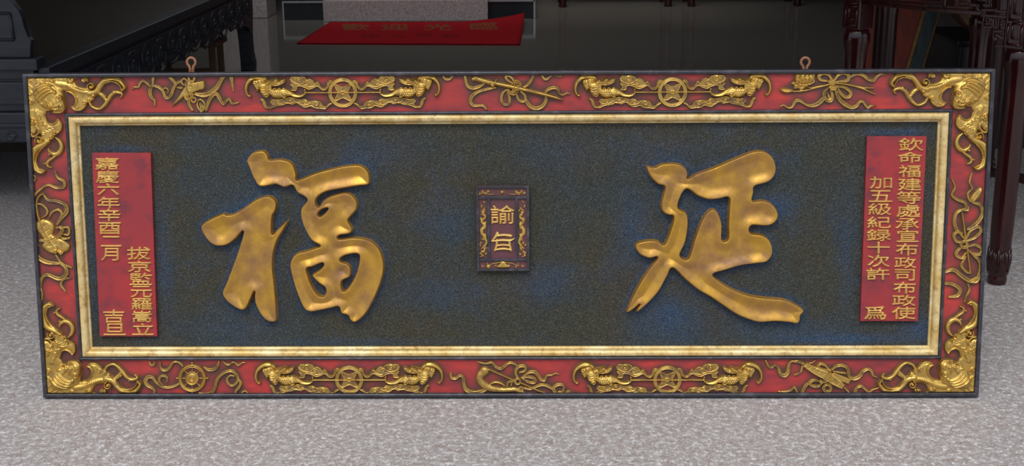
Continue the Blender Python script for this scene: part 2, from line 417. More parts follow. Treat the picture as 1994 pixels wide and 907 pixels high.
#SETTING
# ------------------------------------------------------------------ the setting
def struct(name, lo, hi, mat, bevel=0.0):
    return tag(box(name, lo, hi, mat, None, bevel), kind='structure')
struct('floor_porch', (-9, -14, -0.12), (9, 3.0, 0.0), M['granite'])
struct('floor_hall', (-4.4, 3.0, -0.12), (4.4, 11.0, 0.0), M['granite_polished'])
struct('wall_back', (-4.4, 10.6, 0.0), (4.4, 10.8, 3.4), M['darkwall'])
struct('wall_left', (-4.6, 1.2, 0.0), (-4.4, 10.8, 3.4), M['darkwall'])
struct('wall_right', (4.4, 1.2, 0.0), (4.6, 10.8, 3.4), M['darkwall'])
struct('ceiling', (-4.6, -1.15, 3.4), (4.6, 6.2, 3.55), M['ceiling'])
struct('ceiling', (-4.6, 8.0, 3.4), (4.6, 10.8, 3.55), M['ceiling'])          # unseen gap between the two roofs, added to let daylight onto the hall floor
struct('ceiling', (-4.6, 6.2, 3.4), (-2.9, 8.0, 3.55), M['ceiling'])
struct('ceiling', (1.6, 6.2, 3.4), (4.6, 8.0, 3.55), M['ceiling'])
# granite pier on the left of the hall and the doorway at the back
struct('trim_1', (-2.78, 8.62, 0.0), (-2.33, 9.05, 3.4), M['granite_step'], 0.01)
# low stone platform at the back of the hall, its granite step, the welcome mat
plat = empty('stone_platform', (-1.03, 8.47, 0)); tag(plat, 'low black stone platform with thin pale trim at back of hall', 'platform')
def sub(o, root): o.parent = root; o.matrix_parent_inverse = Matrix.Translation(-Vector(root.location)); return o
sub(box('body', (-2.15, 8.47, 0), (0.075, 10.3, 0.165), M['blackstone'], None, 0.004), plat)
sub(box('trim_strip', (-2.15, 8.455, 0.150), (0.09, 8.47, 0.168), M['steel'], None, 0.002), plat)
sub(box('trim_strip', (0.075, 8.455, 0.0), (0.095, 8.475, 0.168), M['steel'], None, 0.002), plat)
sub(box('trim_strip', (-2.16, 8.455, 0.0), (-2.145, 8.475, 0.168), M['steel'], None, 0.002), plat)
tag(box('granite_step', (-1.775, 8.32, 0), (-0.325, 8.452, 0.185), M['granite_step'], None, 0.006), 'speckled grey granite step block against the black platform', 'step')
FL = Plane((0, 0, 0), (1, 0, 0), (0, 1, 0))
nu, nv = 40, 30; c = [(-1.75, 6.84), (-0.03, 6.71), (-1.70, 8.22), (0.0, 8.18)]
P_ = []; 
def matz(a, b): return 0.075 * max(0, (a - 0.62) / 0.38) ** 2 * max(0, (b - 0.35) / 0.65) ** 1.5
for side in (0.010, 0.0):
    for j in range(nv + 1):
        for i in range(nu + 1):
            a, b = i / nu, j / nv
            x = c[0][0] * (1 - a) * (1 - b) + c[1][0] * a * (1 - b) + c[2][0] * (1 - a) * b + c[3][0] * a * b
            y = c[0][1] * (1 - a) * (1 - b) + c[1][1] * a * (1 - b) + c[2][1] * (1 - a) * b + c[3][1] * a * b
            P_.append((x, y, side + 0.001 + matz(a, b)))
N_ = (nu + 1) * (nv + 1); F_ = []
for j in range(nv):
    for i in range(nu):
        k = j * (nu + 1) + i; F_ += [(k, k + 1, k + nu + 2, k + nu + 1), (N_ + k, N_ + k + nu + 1, N_ + k + nu + 2, N_ + k + 1)]
ring = [i for i in range(nu)] + [j * (nu + 1) + nu for j in range(nv)] + [nv * (nu + 1) + i for i in range(nu, 0, -1)] + [j * (nu + 1) for j in range(nv, 0, -1)]
for a, b in zip(ring, ring[1:] + ring[:1]): F_.append((a, N_ + a, N_ + b, b))
door_mat = link('door_mat', mesh_np('door_mat', np.array(P_), np.array(F_)), M['mat'], None, False)
tag(door_mat, 'red rectangular door mat with curled back corner on dark polished floor', 'mat')


# ------------------------------------------------------------------ the plaque
PW, PH = 2.4, 0.831
plaque = empty('carved_plaque', (0, 0, PLAQUE_Z), (-LEAN, 0, 0))
tag(plaque, 'long carved wooden plaque with two large gold characters, gilded red border', 'plaque')
BOARD_H, FIELD_H = -0.010, -0.020

# ring mouldings: profile of (inset, height) swept round the rectangle, one mitred length per side
def moulding(name, prof, mat, L=-PW / 2, Rr=PW / 2, B=0.0, T=PH, smooth=True):
    for side in range(4):
        rows = []
        for (d, h) in prof:
            c = [(L + d, B + d), (Rr - d, B + d), (Rr - d, T - d), (L + d, T - d)]
            a, b = c[side], c[(side + 1) % 4]
            rows.append([(a[0] + (b[0] - a[0]) * t, -h, a[1] + (b[1] - a[1]) * t) for t in np.linspace(0, 1, 9)])
        co = np.array(rows).reshape(-1, 3); F = []
        for r in range(len(prof) - 1):
            for k in range(8): F.append((r * 9 + k, r * 9 + k + 1, (r + 1) * 9 + k + 1, (r + 1) * 9 + k))
        o = link(name, mesh_np(name, co, np.array(F)), mat, plaque, smooth)
def rounded(d0, d1, h0, h1, top, n=8):                         # half-round bar between two insets
    return [(d0 + (d1 - d0) * i / n, (h0 + (h1 - h0) * i / n) + top * math.sqrt(max(0, 1 - (2 * i / n - 1) ** 2))) for i in range(n + 1)]
moulding('outer_rim', [(0, -0.045), (0.0, -0.004), (0.0012, -0.0012), (0.004, 0.0), (0.0080, 0.0), (0.0100, -0.0015), (0.0110, -0.004), (0.0110, -0.014)], M['rim'])
moulding('inner_rim', [(0.0985, -0.014), (0.0985, -0.006), (0.0998, -0.003), (0.102, -0.0022), (0.105, -0.003), (0.107, -0.006), (0.107, -0.018)], M['rim'])
moulding('gilt_moulding', [(0.107, -0.012)] + rounded(0.107, 0.1265, -0.008, -0.011, 0.0105, 10) + [(0.1270, -0.014), (0.1292, -0.0135), (0.1305, -0.0145), (0.1312, -0.018), (0.1312, -0.024)], M['gilt'])
bm = bmesh.new(); add_box(bm, (-PW / 2 + 0.001, 0.031, 0.001), (PW / 2 - 0.001, 0.045, PH - 0.001)); fin('back_board', bm, M['backwood'], plaque)
# border carvings, traced in the plane of the border
PAINT = []
def relief(*crop, **k): return Relief(PL, BOARD_H, crop, **k)

# --- corner bats: one design, mirrored into the four corners
def bat(mir):
    r = relief(40, 130, 9.064, mirror=mir)
    # wing along the long edge
    r.P("62,150 300,140 620,140 880,145 955,185 965,260 1010,330 1100,362 1185,372 1240,425 1330,420 1400,470 1320,540 1275,600 1205,640 1165,690 1095,755 1000,765 930,740 880,698 948,690 985,600 955,510 880,452 790,436 720,430 600,520 420,560 260,560 80,420", 8, 70)
    r.P("70,145 70,900 110,1010 130,1150 240,1190 330,1080 400,900 470,770 420,520 620,430 520,150", 7, 60)
    r.S("640,300 820,330 960,400 1080,440 1220,450 1320,440", (70, 66, 56, 56, 45), 11)
    r.S("1215,470 1330,440 1400,340 1480,250 1600,200 1720,230 1800,300 1835,370 1790,425", (62, 60, 56, 52, 48, 46, 42, 34, 16), 13)
    r.S("1395,470 1430,350 1520,285 1620,262 1720,300 1770,365 1785,425", (10, 12, 12, 12, 12, 10, 8), 9.5)
    r.S("1225,640 1270,705 1380,745 1470,690 1540,590 1600,500 1680,450 1770,465 1800,490", (30, 30, 34, 40, 44, 40, 40, 34, 20), 9)
    r.S("1395,470 1450,510 1510,590", (40, 48, 30), 8).S("1800,480 1780,525 1745,545", (26, 20, 8), 8)
    r.D(1290, 510, 38, 13).D(1640, 425, 20, 9).D(1505, 520, 16, 13).D(1745, 240, 18, 16)
    r.S("800,440 880,455 955,520 980,610 950,685 885,702", (6, 12, 14, 14, 12, 6), 10)
    r.S("905,715 970,762 1060,762 1130,715 1165,660", (8, 18, 22, 18, 10), 10)
    r.S("1000,520 1040,600 1030,700 980,740", (14, 22, 22, 10), 9)
    r.V(1130, 620, 42, 1.2, 14, 12).V(1215, 585, 36, 1.2, 12, 12)
    r.V(890, 236, 66, 1.4, 17, 14, 2.4).V(1120, 222, 58, 1.2, 17, 13, -1.6).V(1248, 345, 66, 1.4, 17, 15, 2.0)
    r.S("960,190 1010,165 1100,160 1175,200 1190,270", (14, 20, 24, 20, 12), 9).V(565, 222, 46, 1.2, 11, 12).V(180, 610, 56, 1.3, 13, 12)
    for i in range(5): r.S([(640 + i * 22, 340 + i * 12), (690 + i * 16, 400 + i * 6), (720 + i * 14, 440 - i * 2)], (5, 8, 3), 3.2, 'o', 1, 'add')
    for i in range(7): r.S([(900 + i * 40, 330 + i * 16), (905 + i * 40, 385 + i * 12)], (5, 8), 2.2, 'o', 1, 'add')
    # wing down the short edge
    r.crop(40, 220, 7.255)
    r.P("85,-60 100,60 110,170 190,182 250,215 262,290 300,330 330,410 410,405 470,335 530,292 578,232 580,150 530,78 500,130 440,160 382,132 345,50 350,-20 250,-80", 8, 55)
    r.S("225,-20 270,80 300,180 330,280 350,370 390,405", (50, 60, 56, 52, 46, 34), 11)
    r.S("400,395 320,445 220,500 165,600 165,700 215,790 290,840 345,815", (28, 46, 52, 50, 46, 42, 34, 14), 13)
    r.S("375,450 290,520 235,600 222,690 260,780 330,808", (8, 10, 11, 11, 10, 7), 9.5)
    r.S("500,345 555,400 578,480 540,560 470,580 410,540 395,500", (16, 32, 38, 40, 36, 26, 12), 9)
    r.S("525,590 440,645 385,690 385,745 440,775", (10, 26, 28, 22, 9), 8).D(405, 585, 20, 10).D(345, 712, 18, 10).D(210, 795, 20, 12).D(395, 402, 26, 13)
    r.S("345,50 380,132 440,160 500,130 530,80", (6, 12, 13, 12, 6), 10).S("530,80 575,150 572,230 525,290", (8, 16, 18, 10), 9.5)
    r.V(165, 112, 54, 1.4, 14, 14, 0.5).V(262, 385, 54, 1.4, 14, 14, 2.6).V(485, 275, 36, 1.2, 10, 13).V(438, 340, 30, 1.1, 9, 13)
    r.S("215,180 255,230 250,285 205,330 150,320 130,270 160,255", (8, 15, 18, 22, 22, 17, 8), 10)
    r.S("270,20 300,70 280,110 330,130 320,165 375,170 390,215 440,205", (7, 9, 9, 9, 9, 9, 9, 6), 3, 'o', 1, 'add')
    for i in range(5): r.S([(300 + i * 30, 300 - i * 24), (345 + i * 34, 300 - i * 18)], (4, 6), 2.2, 'o', 1, 'add')
    # body, ribs and face
    r.crop(40, 130, 9.064)
    r.P("240,270 420,262 570,300 700,390 765,500 785,640 790,745 740,802 650,812 560,790 440,760 330,670 235,545 190,400", 19, 190, 1, 'max', 3)
    r.P("540,560 640,470 740,500 780,640 790,740 740,800 650,812 560,790 460,740 450,640", 21.5, 110, 1, 'max', 6)
    for i in range(4):
        o = i * 52
        r.S([(250 + o, 450 + o * 0.8), (330 + o, 370 + o * 0.75), (430 + o, 310 + o * 0.8), (520 + o * 0.9, 300 + o)], (14, 26, 26, 12), 4.2, 'o', 1, 'add')
    r.Rg(505, 725, 42, 13, 22).D(505, 725, 26, 25).Rg(692, 560, 42, 13, 24).D(692, 560, 26, 26)
    r.P("325,640 380,618 445,622 440,680 390,695", 17, 30).P("585,440 615,400 660,450 650,490 600,490", 22, 30)
    r.S("480,580 540,650 580,700", (10, 20, 26), 4, 'o', 1, 'add').S("600,570 640,650 640,700", (10, 20, 26), 4, 'o', 1, 'add')
    r.D(640, 700, 44, 26).D(690, 680, 34, 26).S("600,765 660,775 715,745 735,690", (10, 14, 14, 9), -5, 'o', -1, 'add')
    r.S("590,735 650,755 700,730 745,670", (14, 18, 18, 10), 23).S("560,800 660,812 750,795 785,740", (9, 12, 12, 9), 16)
    # curls at the very corner
    r.S("110,200 240,180 360,165 430,190 440,245 395,280 360,250", (20, 20, 24, 26, 24, 18, 10), 11)
    r.S("95,300 95,400 120,470 175,495 215,465 185,430", (16, 20, 26, 24, 18, 8), 11)
    r.S("90,210 200,250 270,320 330,400", (20, 26, 30, 24), 11).S("200,190 300,240 380,330", (12, 18, 14), 11).S("110,300 190,350 260,420", (12, 18, 14), 11)
    return r
MIRS = [lambda u, v: (u, v), lambda u, v: (-u, v), lambda u, v: (u, PH - v), lambda u, v: (-u, PH - v)]
for mfun in MIRS: bat(mfun).build('bat_carving', M['gold'], plaque, 0.00095, paint=PAINT)

# --- coin with two dragon fish and clouds: four times round the border
def coin_frame(cx_, cy_, flip):
    uc, vc = PL.from_photo(cx_, cy_, BOARD_H + 0.004)
    k = PXM / 9.064
    return lambda x, y: (uc + flip * (x - 1805) * k * 0.985, vc - (y - 443) * k * 1.0)
def dragon(xf):
    r = relief(0, 0, 9.064, xf=xf)
    r.S("440,200 380,160 300,150 200,190 125,270 98,370 112,450 152,500", (40, 48, 48, 42, 36, 30, 24, 16), 12).D(165, 490, 27, 12)
    r.S("400,150 300,170 210,215 150,290", (6, 10, 10, 6), 2.5, 'o', 1, 'add')
    r.P("215,250 260,210 320,190 410,190 440,230 390,300 330,390 295,425 250,360 225,320", 10, 40).V(256, 250, 38, 1.3, 12, 13)
    r.S("300,215 340,260 330,330 295,400", (8, 14, 14, 8), 3, 'o', 1, 'add').S("380,210 370,280 340,340", (8, 14, 10), 3, 'o', 1, 'add')
    r.P("330,340 360,270 430,250 480,215 560,205 640,188 690,212 688,250 740,205 792,200 798,255 740,290 680,312 600,320 560,345 545,380 520,430 470,500 390,480 345,430", 13, 50)
    for i, (x, y) in enumerate(((360, 320), (365, 365), (375, 410), (390, 450))): r.S([(x - 30, y), (x + 30, y + 22), (x + 100, y + 8), (x + 125, y - 30)], (12, 22, 22, 10), 4, 'o', 1, 'add')
    for i in range(3): r.S([(420 + i * 40, 245 - i * 8), (480 + i * 40, 275 - i * 12), (560 + i * 40, 262 - i * 12)], (8, 17, 8), 3.5, 'o', 1, 'add')
    r.P("440,250 490,215 560,210 650,188 690,215 685,255 600,290 500,300", 14, 45).D(640, 225, 44, 17).D(655, 222, 14, 20)
    r.S("690,258 740,225 785,215", (14, 20, 26), 12).S("575,318 680,305 740,280 790,250", (10, 14, 16, 12), 12).D(772, 232, 24, 15)
    r.P("470,440 520,340 570,362 640,368 700,360 780,358 840,400 880,450 880,500 800,512 720,532 640,545 570,520 510,480", 13, 60)
    r.V(768, 470, 52, 1.3, 16, 15, 1.0).V(455, 475, 40, 1.2, 14, 15).D(488, 400, 24, 15)
    for row in range(4):
        for c in range(5):
            x, y = 560 + c * 36 + (row % 2) * 18, 392 + row * 34
            r.S([(x - 16, y - 8), (x, y + 12), (x + 16, y - 8)], (5, 7, 5), 2.2, 'o', 1, 'add')
    for x in (600, 680, 760): r.S([(x - 24, 395), (x - 8, 362), (x + 22, 365), (x + 36, 395)], (8, 13, 13, 6), 13)
    r.S("775,372 850,425 940,480 1040,498 1110,478 1148,450", (20, 44, 42, 36, 26, 9), 12)
    r.S("850,450 930,500 1040,515 1110,492", (8, 14, 14, 6), 2.5, 'o', 1, 'add')
    r.S("530,320 545,355 510,400", (14, 18, 8), 13).S("400,480 420,500 470,500", (10, 16, 8), 12)
    return r
def upper_cloud(xf):
    r = relief(0, 0, 9.064, xf=xf); 
    o = "880,205 910,165 980,160 1060,155 1140,178 1178,222 1215,205 1275,230 1318,280 1372,258 1392,300 1425,350 1480,372 1530,330 1540,270 1575,236 1625,246 1575,290 1550,350 1490,396 1430,385 1360,330 1280,362 1200,382 1130,348 1040,325 1000,335 985,395 895,400 925,345 884,292 930,268 890,245"
    r.P(o, 5.5, 22, 0.55).S(o, (9, 9), 8.5, 'o', 1, 'max', False, True)
    r.V(1035, 222, 60, 1.3, 13, 9, 3.0).V(1180, 280, 48, 1.3, 12, 9, 3.4)
    r.S("890,210 930,260 1030,295 1120,270 1175,225", (8, 11, 12, 11, 8), 8.5).S("1040,330 1130,310 1200,345 1300,330 1350,290", (8, 10, 11, 10, 8), 8).D(1355, 268, 26, 9)
    return r
def lower_cloud(xf):
    r = relief(0, 0, 9.064, xf=xf)
    o = "340,545 395,555 425,610 440,665 480,690 530,672 552,640 518,598 552,560 640,556 760,540 900,525 1040,556 1130,552 1195,596 1300,586 1400,606 1442,670 1500,684 1560,632 1612,632 1550,664 1490,722 1400,716 1300,706 1235,672 1130,694 1040,652 980,612 900,644 825,614 760,642 600,674 520,708 430,696 392,640 380,590"
    r.P(o, 5, 22, 0.55).S(o, (8, 8), 8, 'o', 1, 'max', False, True)
    for x, y, q in ((648, 600, 44), (862, 562, 44), (1130, 615, 46), (1332, 642, 46)): r.V(x, y, q, 1.3, 11, 8.5, 2.8)
    r.S("750,590 790,620 880,625 960,590", (7, 10, 10, 7), 8).S("1010,610 1080,655 1170,650 1230,620", (7, 10, 10, 7), 8).S("570,640 660,640 740,615", (7, 9, 7), 8)
    return r
def coin(xf):
    r = relief(0, 0, 9.064, xf=xf)
    r.Rg(1805, 443, 226, 36, 7.5, 'r').Rg(1805, 443, 226, 10, 3, 'o', 0.8, 'add')
    star = []
    for q in range(4):
        a = q * math.pi / 2 + math.pi / 4
        for da, rr in ((0, 205), (0.20, 160), (0.42, 112), (math.pi / 4, 92), (math.pi / 2 - 0.42, 112), (math.pi / 2 - 0.20, 160)):
            star.append((1805 + rr * math.cos(a + da), 443 + rr * math.sin(a + da)))
    r.P(star, 4.5, 18, 0.5).S(star, (9, 9), 7, 'o', 1, 'max', True, True)
    r.P("1765,405 1845,405 1845,480 1765,480", 7, 12, 1, 'max', 0, True)
    r.P("1785,423 1825,423 1825,462 1785,462", -5, 8, -1, 'add', -4, True)
    return r
def rod(xf):
    r = relief(0, 0, 9.064, xf=xf)
    r.S("1130,440 1450,440 1775,442", (13, 15, 15), 10).D(1138, 392, 26, 10).S("1138,392 1142,440", (12, 14), 9)
    return r
for (cx_, cy_) in ((667.5, 180.5), (1309.5, 179.5), (680, 739.3), (1299.5, 739.3)):
    coin(coin_frame(cx_, cy_, 1)).build('coin_carving', M['gold'], plaque, 0.00095, paint=PAINT)
    for fl in (1, -1):
        xf = coin_frame(cx_, cy_, fl)
        for nm, fn in (('dragon_carving', dragon), ('cloud_carving', upper_cloud), ('cloud_carving', lower_cloud), ('rod_carving', rod)):
            fn(xf).build(nm, M['gold'], plaque, 0.00095, paint=PAINT)

# --- treasures tied with ribbons
def put(r, name, label=None):
    if isinstance(r, list):                                    # every ribbon end or loop is a piece of its own
        for q in r: put(q, name)
        return
    o = r.build(name, M['gold'], plaque, 0.00095, paint=PAINT)
    if label: o['label'] = label
RH = 7.0                                                       # ribbon height
def ribbons(crop, *lst):
    return [relief(*crop).S(p, w, RH + 0.4 * (i % 3), 'r', 0.92) for i, (p, w) in enumerate(lst)]
C4 = (250, 130, 9.064)
put(ribbons(C4, ("60,400 110,360 175,358 212,285 260,248 320,280 375,345", (6, 14, 16, 20, 24, 22, 16)),
    ("432,310 435,230 448,160 500,130", (14, 22, 30, 26)), ("420,335 392,390 385,470 415,545 462,600 466,685", (26, 32, 34, 28, 18, 12)),
    ("420,335 500,345 570,385 620,450 650,530 705,548 760,490 795,390 850,295 925,262", (22, 26, 26, 26, 28, 30, 30, 28, 26, 20)),
    ("610,440 622,390 665,375 700,412 694,475", (10, 14, 16, 14, 8)), ("660,130 740,185 800,255 840,300", (30, 32, 30, 24)),
    ("1065,580 1075,670 1130,765", (26, 28, 20)), ("1230,590 1280,580 1335,640 1345,730 1300,780 1240,740 1215,660 1240,590", (12, 16, 18, 18, 18, 16, 14, 12)), ("1270,650 1300,720 1290,780", (20, 40, 30)),
    ("1190,480 1320,500 1440,465 1555,375 1620,270 1680,165 1755,130 1815,180 1835,300 1855,440", (30, 44, 48, 46, 36, 36, 44, 36, 24, 8)),
    ("1375,765 1410,640 1470,525 1555,475 1615,570 1675,655 1735,600 1785,570 1830,650 1960,630", (20, 30, 34, 34, 32, 26, 24, 22, 18, 8))), 'ribbon_carving')
r = relief(*C4)
r.P("1070,290 1200,262 1330,240 1352,290 1345,390 1250,420 1140,465 1085,480 1060,400", 9, 26, 0.95)
r.P("1035,330 980,370 935,440 870,540 800,630 770,708 850,650 930,580 985,535 1060,545 1090,440", 7, 40, 0.8).P("835,350 900,350 965,362 940,400 870,390", 6, 25, 0.7)
for i in range(5): r.S([(1095 + i * 48, 300 - i * 10), (1110 + i * 48, 380 - i * 10), (1100 + i * 50, 440 - i * 14)], (5, 7, 5), 1.6, 'o', 1, 'add')
r.S("1310,250 1330,300 1320,380", (10, 16, 12), 10.5).S("1040,255 1035,330 1050,420 1100,490", (24, 30, 30, 24), 11.5, 'r').S("1080,250 1085,340 1105,440 1135,480", (14, 18, 18, 14), 12, 'r')
put(r, 'scroll_carving')
r = relief(*C4); r.Rg(1115, 195, 52, 18, 8, 'r', 1, 'max', 1.25).Rg(985, 265, 46, 16, 8, 'r', 1, 'max', 1.2).Rg(1150, 585, 40, 15, 7, 'r', 1, 'max', 1.1)
r.S("985,500 1030,570 1090,545 1150,490", (20, 24, 22, 14), 10, 'r'); put(r, 'bow_carving')

C5 = (860, 130, 7.385)
put(ribbons(C5, ("12,95 30,150 75,182 130,165 175,105 250,80 325,105 345,190 370,270 440,308 530,290 610,245", (10, 16, 20, 18, 16, 18, 20, 20, 24, 26, 24, 16)),
    ("770,300 640,325 510,365 435,430 415,500 455,555 540,558 600,560 640,605", (14, 20, 24, 28, 28, 24, 16, 18, 20)),
    ("1150,305 1240,255 1300,170 1330,90", (14, 22, 22, 14)), ("1440,90 1455,150 1500,182 1555,145 1610,112 1680,142 1755,130", (12, 16, 18, 14, 14, 12, 6)),
    ("1215,490 1270,565 1360,600 1450,565 1500,490 1500,430", (26, 30, 32, 30, 24, 18)), ("1490,375 1530,325 1610,300 1670,318 1690,380 1745,405 1800,380 1845,390", (18, 24, 26, 22, 16, 12, 12, 8))), 'ribbon_carving')
r = relief(*C5)
r.D(455, 175, 36, 13).S("485,168 690,225", (38, 40), 11, 'o', 0.9)
for i in range(11): r.S([(500 + i * 18, 140 + i * 5), (490 + i * 18, 205 + i * 5)], (5, 5), -2, 'o', -1, 'add')
r.P("700,190 760,205 780,160 800,185 775,240 745,305 700,270 690,230", 14, 18)
r.S("775,238 1000,285 1200,330 1500,402 1650,445 1745,478", (34, 36, 34, 30, 26, 6), 13)
put(r, 'sword_carving')
r = relief(*C5)
r.S("1010,230 960,205 920,150 950,128 1010,160 1040,215", (10, 17, 18, 16, 17, 10), 7, 'r')
r.S("930,325 872,390 860,480 905,540 970,530 975,440 940,350", (12, 20, 22, 20, 20, 20, 12), 7, 'r').S("1075,385 1100,465 1160,500 1205,470 1190,400 1130,350", (12, 20, 20, 20, 20, 12), 7, 'r')
r.S("955,330 985,372 1040,388 1085,350 1105,280", (16, 24, 24, 22, 14), 14, 'r').S("1015,250 1050,212 1105,220 1128,270 1100,330", (14, 20, 22, 22, 14), 15, 'r').S("1060,240 1070,300 1030,350", (28, 38, 26), 17, 'r')
put(r, 'bow_carving')

C6 = (1490, 130, 7.976)
put(ribbons(C6, ("1255,235 1330,150 1430,108 1525,135 1600,192 1680,212 1735,150 1800,112 1890,135", (16, 22, 26, 28, 26, 24, 20, 16, 6)),
    ("1095,370 1150,500 1240,585 1340,632 1420,605 1460,550 1512,540 1552,590 1590,638 1640,610 1725,605", (24, 32, 36, 32, 26, 22, 22, 20, 18, 14, 6)),
    ("915,485 825,570 725,605 630,590", (30, 36, 28, 16)), ("640,595 560,540 500,520 455,560 420,620 360,640 290,600 228,622", (14, 22, 26, 24, 18, 14, 14, 8))), 'ribbon_carving')
r = relief(*C6)
r.S("430,385 600,372 760,335 900,300 1030,262", (12, 14, 16, 16, 16), 6).S("610,290 700,322 830,305 950,285", (8, 14, 14, 12), 6)
r.S("1100,258 1250,272 1400,305 1550,355 1705,432", (16, 18, 18, 16, 10), 6.5).S("1400,295 1550,325 1690,332", (12, 14, 9), 6)
r.P("222,358 300,322 400,338 445,372 385,410 300,412", 8, 40).S("250,365 330,350 420,370", (6, 8, 5), 2, 'o', 1, 'add').S("260,375 340,385 420,378", (5, 7, 5), 2, 'o', 1, 'add')
r.P("395,272 440,225 480,260 560,285 650,290 605,345 555,375 515,340 445,345 440,290", 6, 20, 0.9).S("450,300 500,300 540,350", (7, 10, 7), 3, 'o', 1, 'add').S("600,310 570,340", (6, 9), 3, 'o', 1, 'add')
r.P("455,190 470,105 560,88 660,92 770,95 770,160 778,212 720,260 640,285 560,285 490,262", 9, 45, 0.9)
for x0, y0, x1, y1 in ((500, 250, 480, 130), (550, 265, 540, 130), (600, 270, 610, 120), (650, 260, 680, 120), (700, 235, 750, 120), (530, 170, 570, 110), (620, 180, 640, 110)):
    r.S([(x0, y0), ((x0 + x1) / 2 - 18, (y0 + y1) / 2), (x1, y1)], (14, 24, 8), 4.5, 'o', 1, 'add')
r.S("470,240 540,280 640,285 730,255 775,215", (8, 14, 14, 14, 6), 10.5).S("700,100 705,170 740,190 768,110", (8, 12, 12, 8), 10.5).S("490,120 500,200 560,240 640,220", (8, 10, 10, 8), 10.5)
put(r, 'lotus_carving')
r = relief(*C6)
for p in ("1030,200 985,125 900,100 832,140 858,200 960,222", "1085,200 1140,122 1235,100 1295,140 1270,215 1110,235", "1125,305 1230,322 1322,390 1312,460 1240,470 1165,405 1130,330", "985,320 925,390 918,470 970,530 1030,520 1042,430 1010,350"):
    r.S(p, (14, 24, 26, 26, 24, 14), 7.5, 'r')
r.S("960,400 990,470 1000,520", (10, 18, 12), 6, 'r')
r.D(1045, 250, 66, 10).S("985,235 1040,200 1090,240", (14, 22, 14), 12, 'r').S("1000,320 1060,350 1120,300", (16, 26, 16), 12, 'r').S("1050,230 1055,340", (24, 26), 13, 'r')
put(r, 'bow_carving')

C7 = (270, 690, 9.064)
put(ribbons(C7, ("262,690 282,640 235,590 155,540 122,465 165,400 240,405 300,480 385,555 485,582 600,568 705,525", (14, 24, 26, 34, 42, 34, 26, 20, 20, 24, 24, 18)),
    ("425,545 368,480 375,400 440,372 502,415 498,480", (14, 20, 24, 24, 20, 10)), ("378,140 385,225 430,275 500,270 560,215 600,145 660,125 725,150 775,205", (14, 20, 26, 26, 24, 20, 18, 18, 14)),
    ("1160,230 1240,270 1330,258 1390,205 1418,120", (18, 30, 32, 24, 14)), ("1060,688 1180,702 1285,675 1350,590 1372,480 1430,380 1530,310 1635,288 1720,340 1755,430 1720,510 1645,548 1575,505 1560,430 1615,375 1695,385", (14, 26, 30, 28, 28, 28, 28, 28, 26, 24, 22, 22, 20, 18, 16, 10)),
    ("1765,440 1800,510 1768,580 1715,650 1715,725", (18, 28, 28, 20, 20)), ("1720,725 1810,720 1832,665 1890,650 1935,702", (14, 20, 16, 14, 8)),
    ("188,125 212,185 262,185 290,125", (12, 18, 18, 12)), ("1490,118 1540,172 1600,180 1655,140 1705,150 1755,190 1825,150 1895,138", (12, 16, 18, 14, 16, 18, 14, 6))), 'ribbon_carving')
r = relief(*C7)
r.Rg(945, 420, 228, 19, 8).Rg(945, 420, 196, 11, 7).P([(945 + 212 * math.cos(t), 420 + 212 * math.sin(t)) for t in np.linspace(0, 6.283, 25)[:-1]], 4, 10, 0.8, 'max', 0, False, ([(945 + 196 * math.cos(t), 420 + 196 * math.sin(t)) for t in np.linspace(0, 6.283, 25)[:-1]],))
for q in range(8):
    a = q * math.pi / 4; r.S([(945 + 100 * math.cos(a), 420 + 100 * math.sin(a)), (945 + 200 * math.cos(a), 420 + 200 * math.sin(a))], (9, 9), 5, 'o', 0.9)
    if q % 2 == 0: r.D(945 + 268 * math.cos(a), 420 + 268 * math.sin(a), 24, 6).S([(945 + 235 * math.cos(a), 420 + 235 * math.sin(a)), (945 + 295 * math.cos(a), 420 + 295 * math.sin(a))], (12, 5), 5)
r.D(945, 420, 118, 6).Rg(945, 420, 110, 11, 8.5).Rg(945, 420, 46, 13, 10).D(945, 420, 28, 11)
put(r, 'wheel_carving')

C8 = (860, 690, 7.385)
put(ribbons(C8, ("518,100 560,120 640,132 715,112 780,178 850,205 905,165 960,122 1020,120 1085,165", (8, 12, 14, 18, 20, 22, 22, 22, 20, 14)),
    ("1175,310 1250,258 1335,250 1390,305 1430,360 1480,372 1515,305 1580,300 1640,272 1690,292", (14, 22, 28, 26, 22, 20, 14, 10, 10, 5)),
    ("1165,480 1280,492 1375,452 1460,435 1540,462 1600,500", (14, 20, 22, 22, 22, 16)), ("1760,470 1730,435 1665,435 1615,475 1625,540 1690,602 1750,578 1830,528 1880,560 1935,585 1995,555", (12, 20, 24, 26, 26, 28, 20, 18, 16, 14, 8)),
    ("1760,470 1740,535 1680,540", (14, 18, 12)), ("128,275 142,332 200,345 262,302 308,330 320,420 350,505 440,550 540,545 640,500", (18, 20, 20, 20, 22, 24, 30, 34, 34, 24))), 'ribbon_carving')
r = relief(*C8)
r.S("620,240 560,300 550,370 610,440 710,490 830,508 960,508 1065,505 1140,545 1215,605", (66, 58, 52, 58, 52, 44, 38, 38, 40, 22), 11, 'o', 0.85)
for i in range(-3, 4):
    q = i * 13
    r.S([(600 + q, 250 + q * 0.4), (556 + q, 320), (556 + q, 380 - q * 0.3), (615 + q * 0.6, 440 - q), (710, 490 - q), (830, 508 - q), (960, 508 - q * 0.8), (1065, 505 - q * 0.8), (1140 + q * 0.4, 545 - q * 0.8), (1210 + q * 0.3, 600 - q * 0.3)], (4, 4), -1.8, 'o', -1, 'add')
r.D(618, 235, 72, 12, 0.85).S("700,425 770,398 850,412 905,450", (14, 22, 22, 14), 7).S("1080,510 1150,470 1180,560", (20, 26, 10), 7, 'o', 0.8)
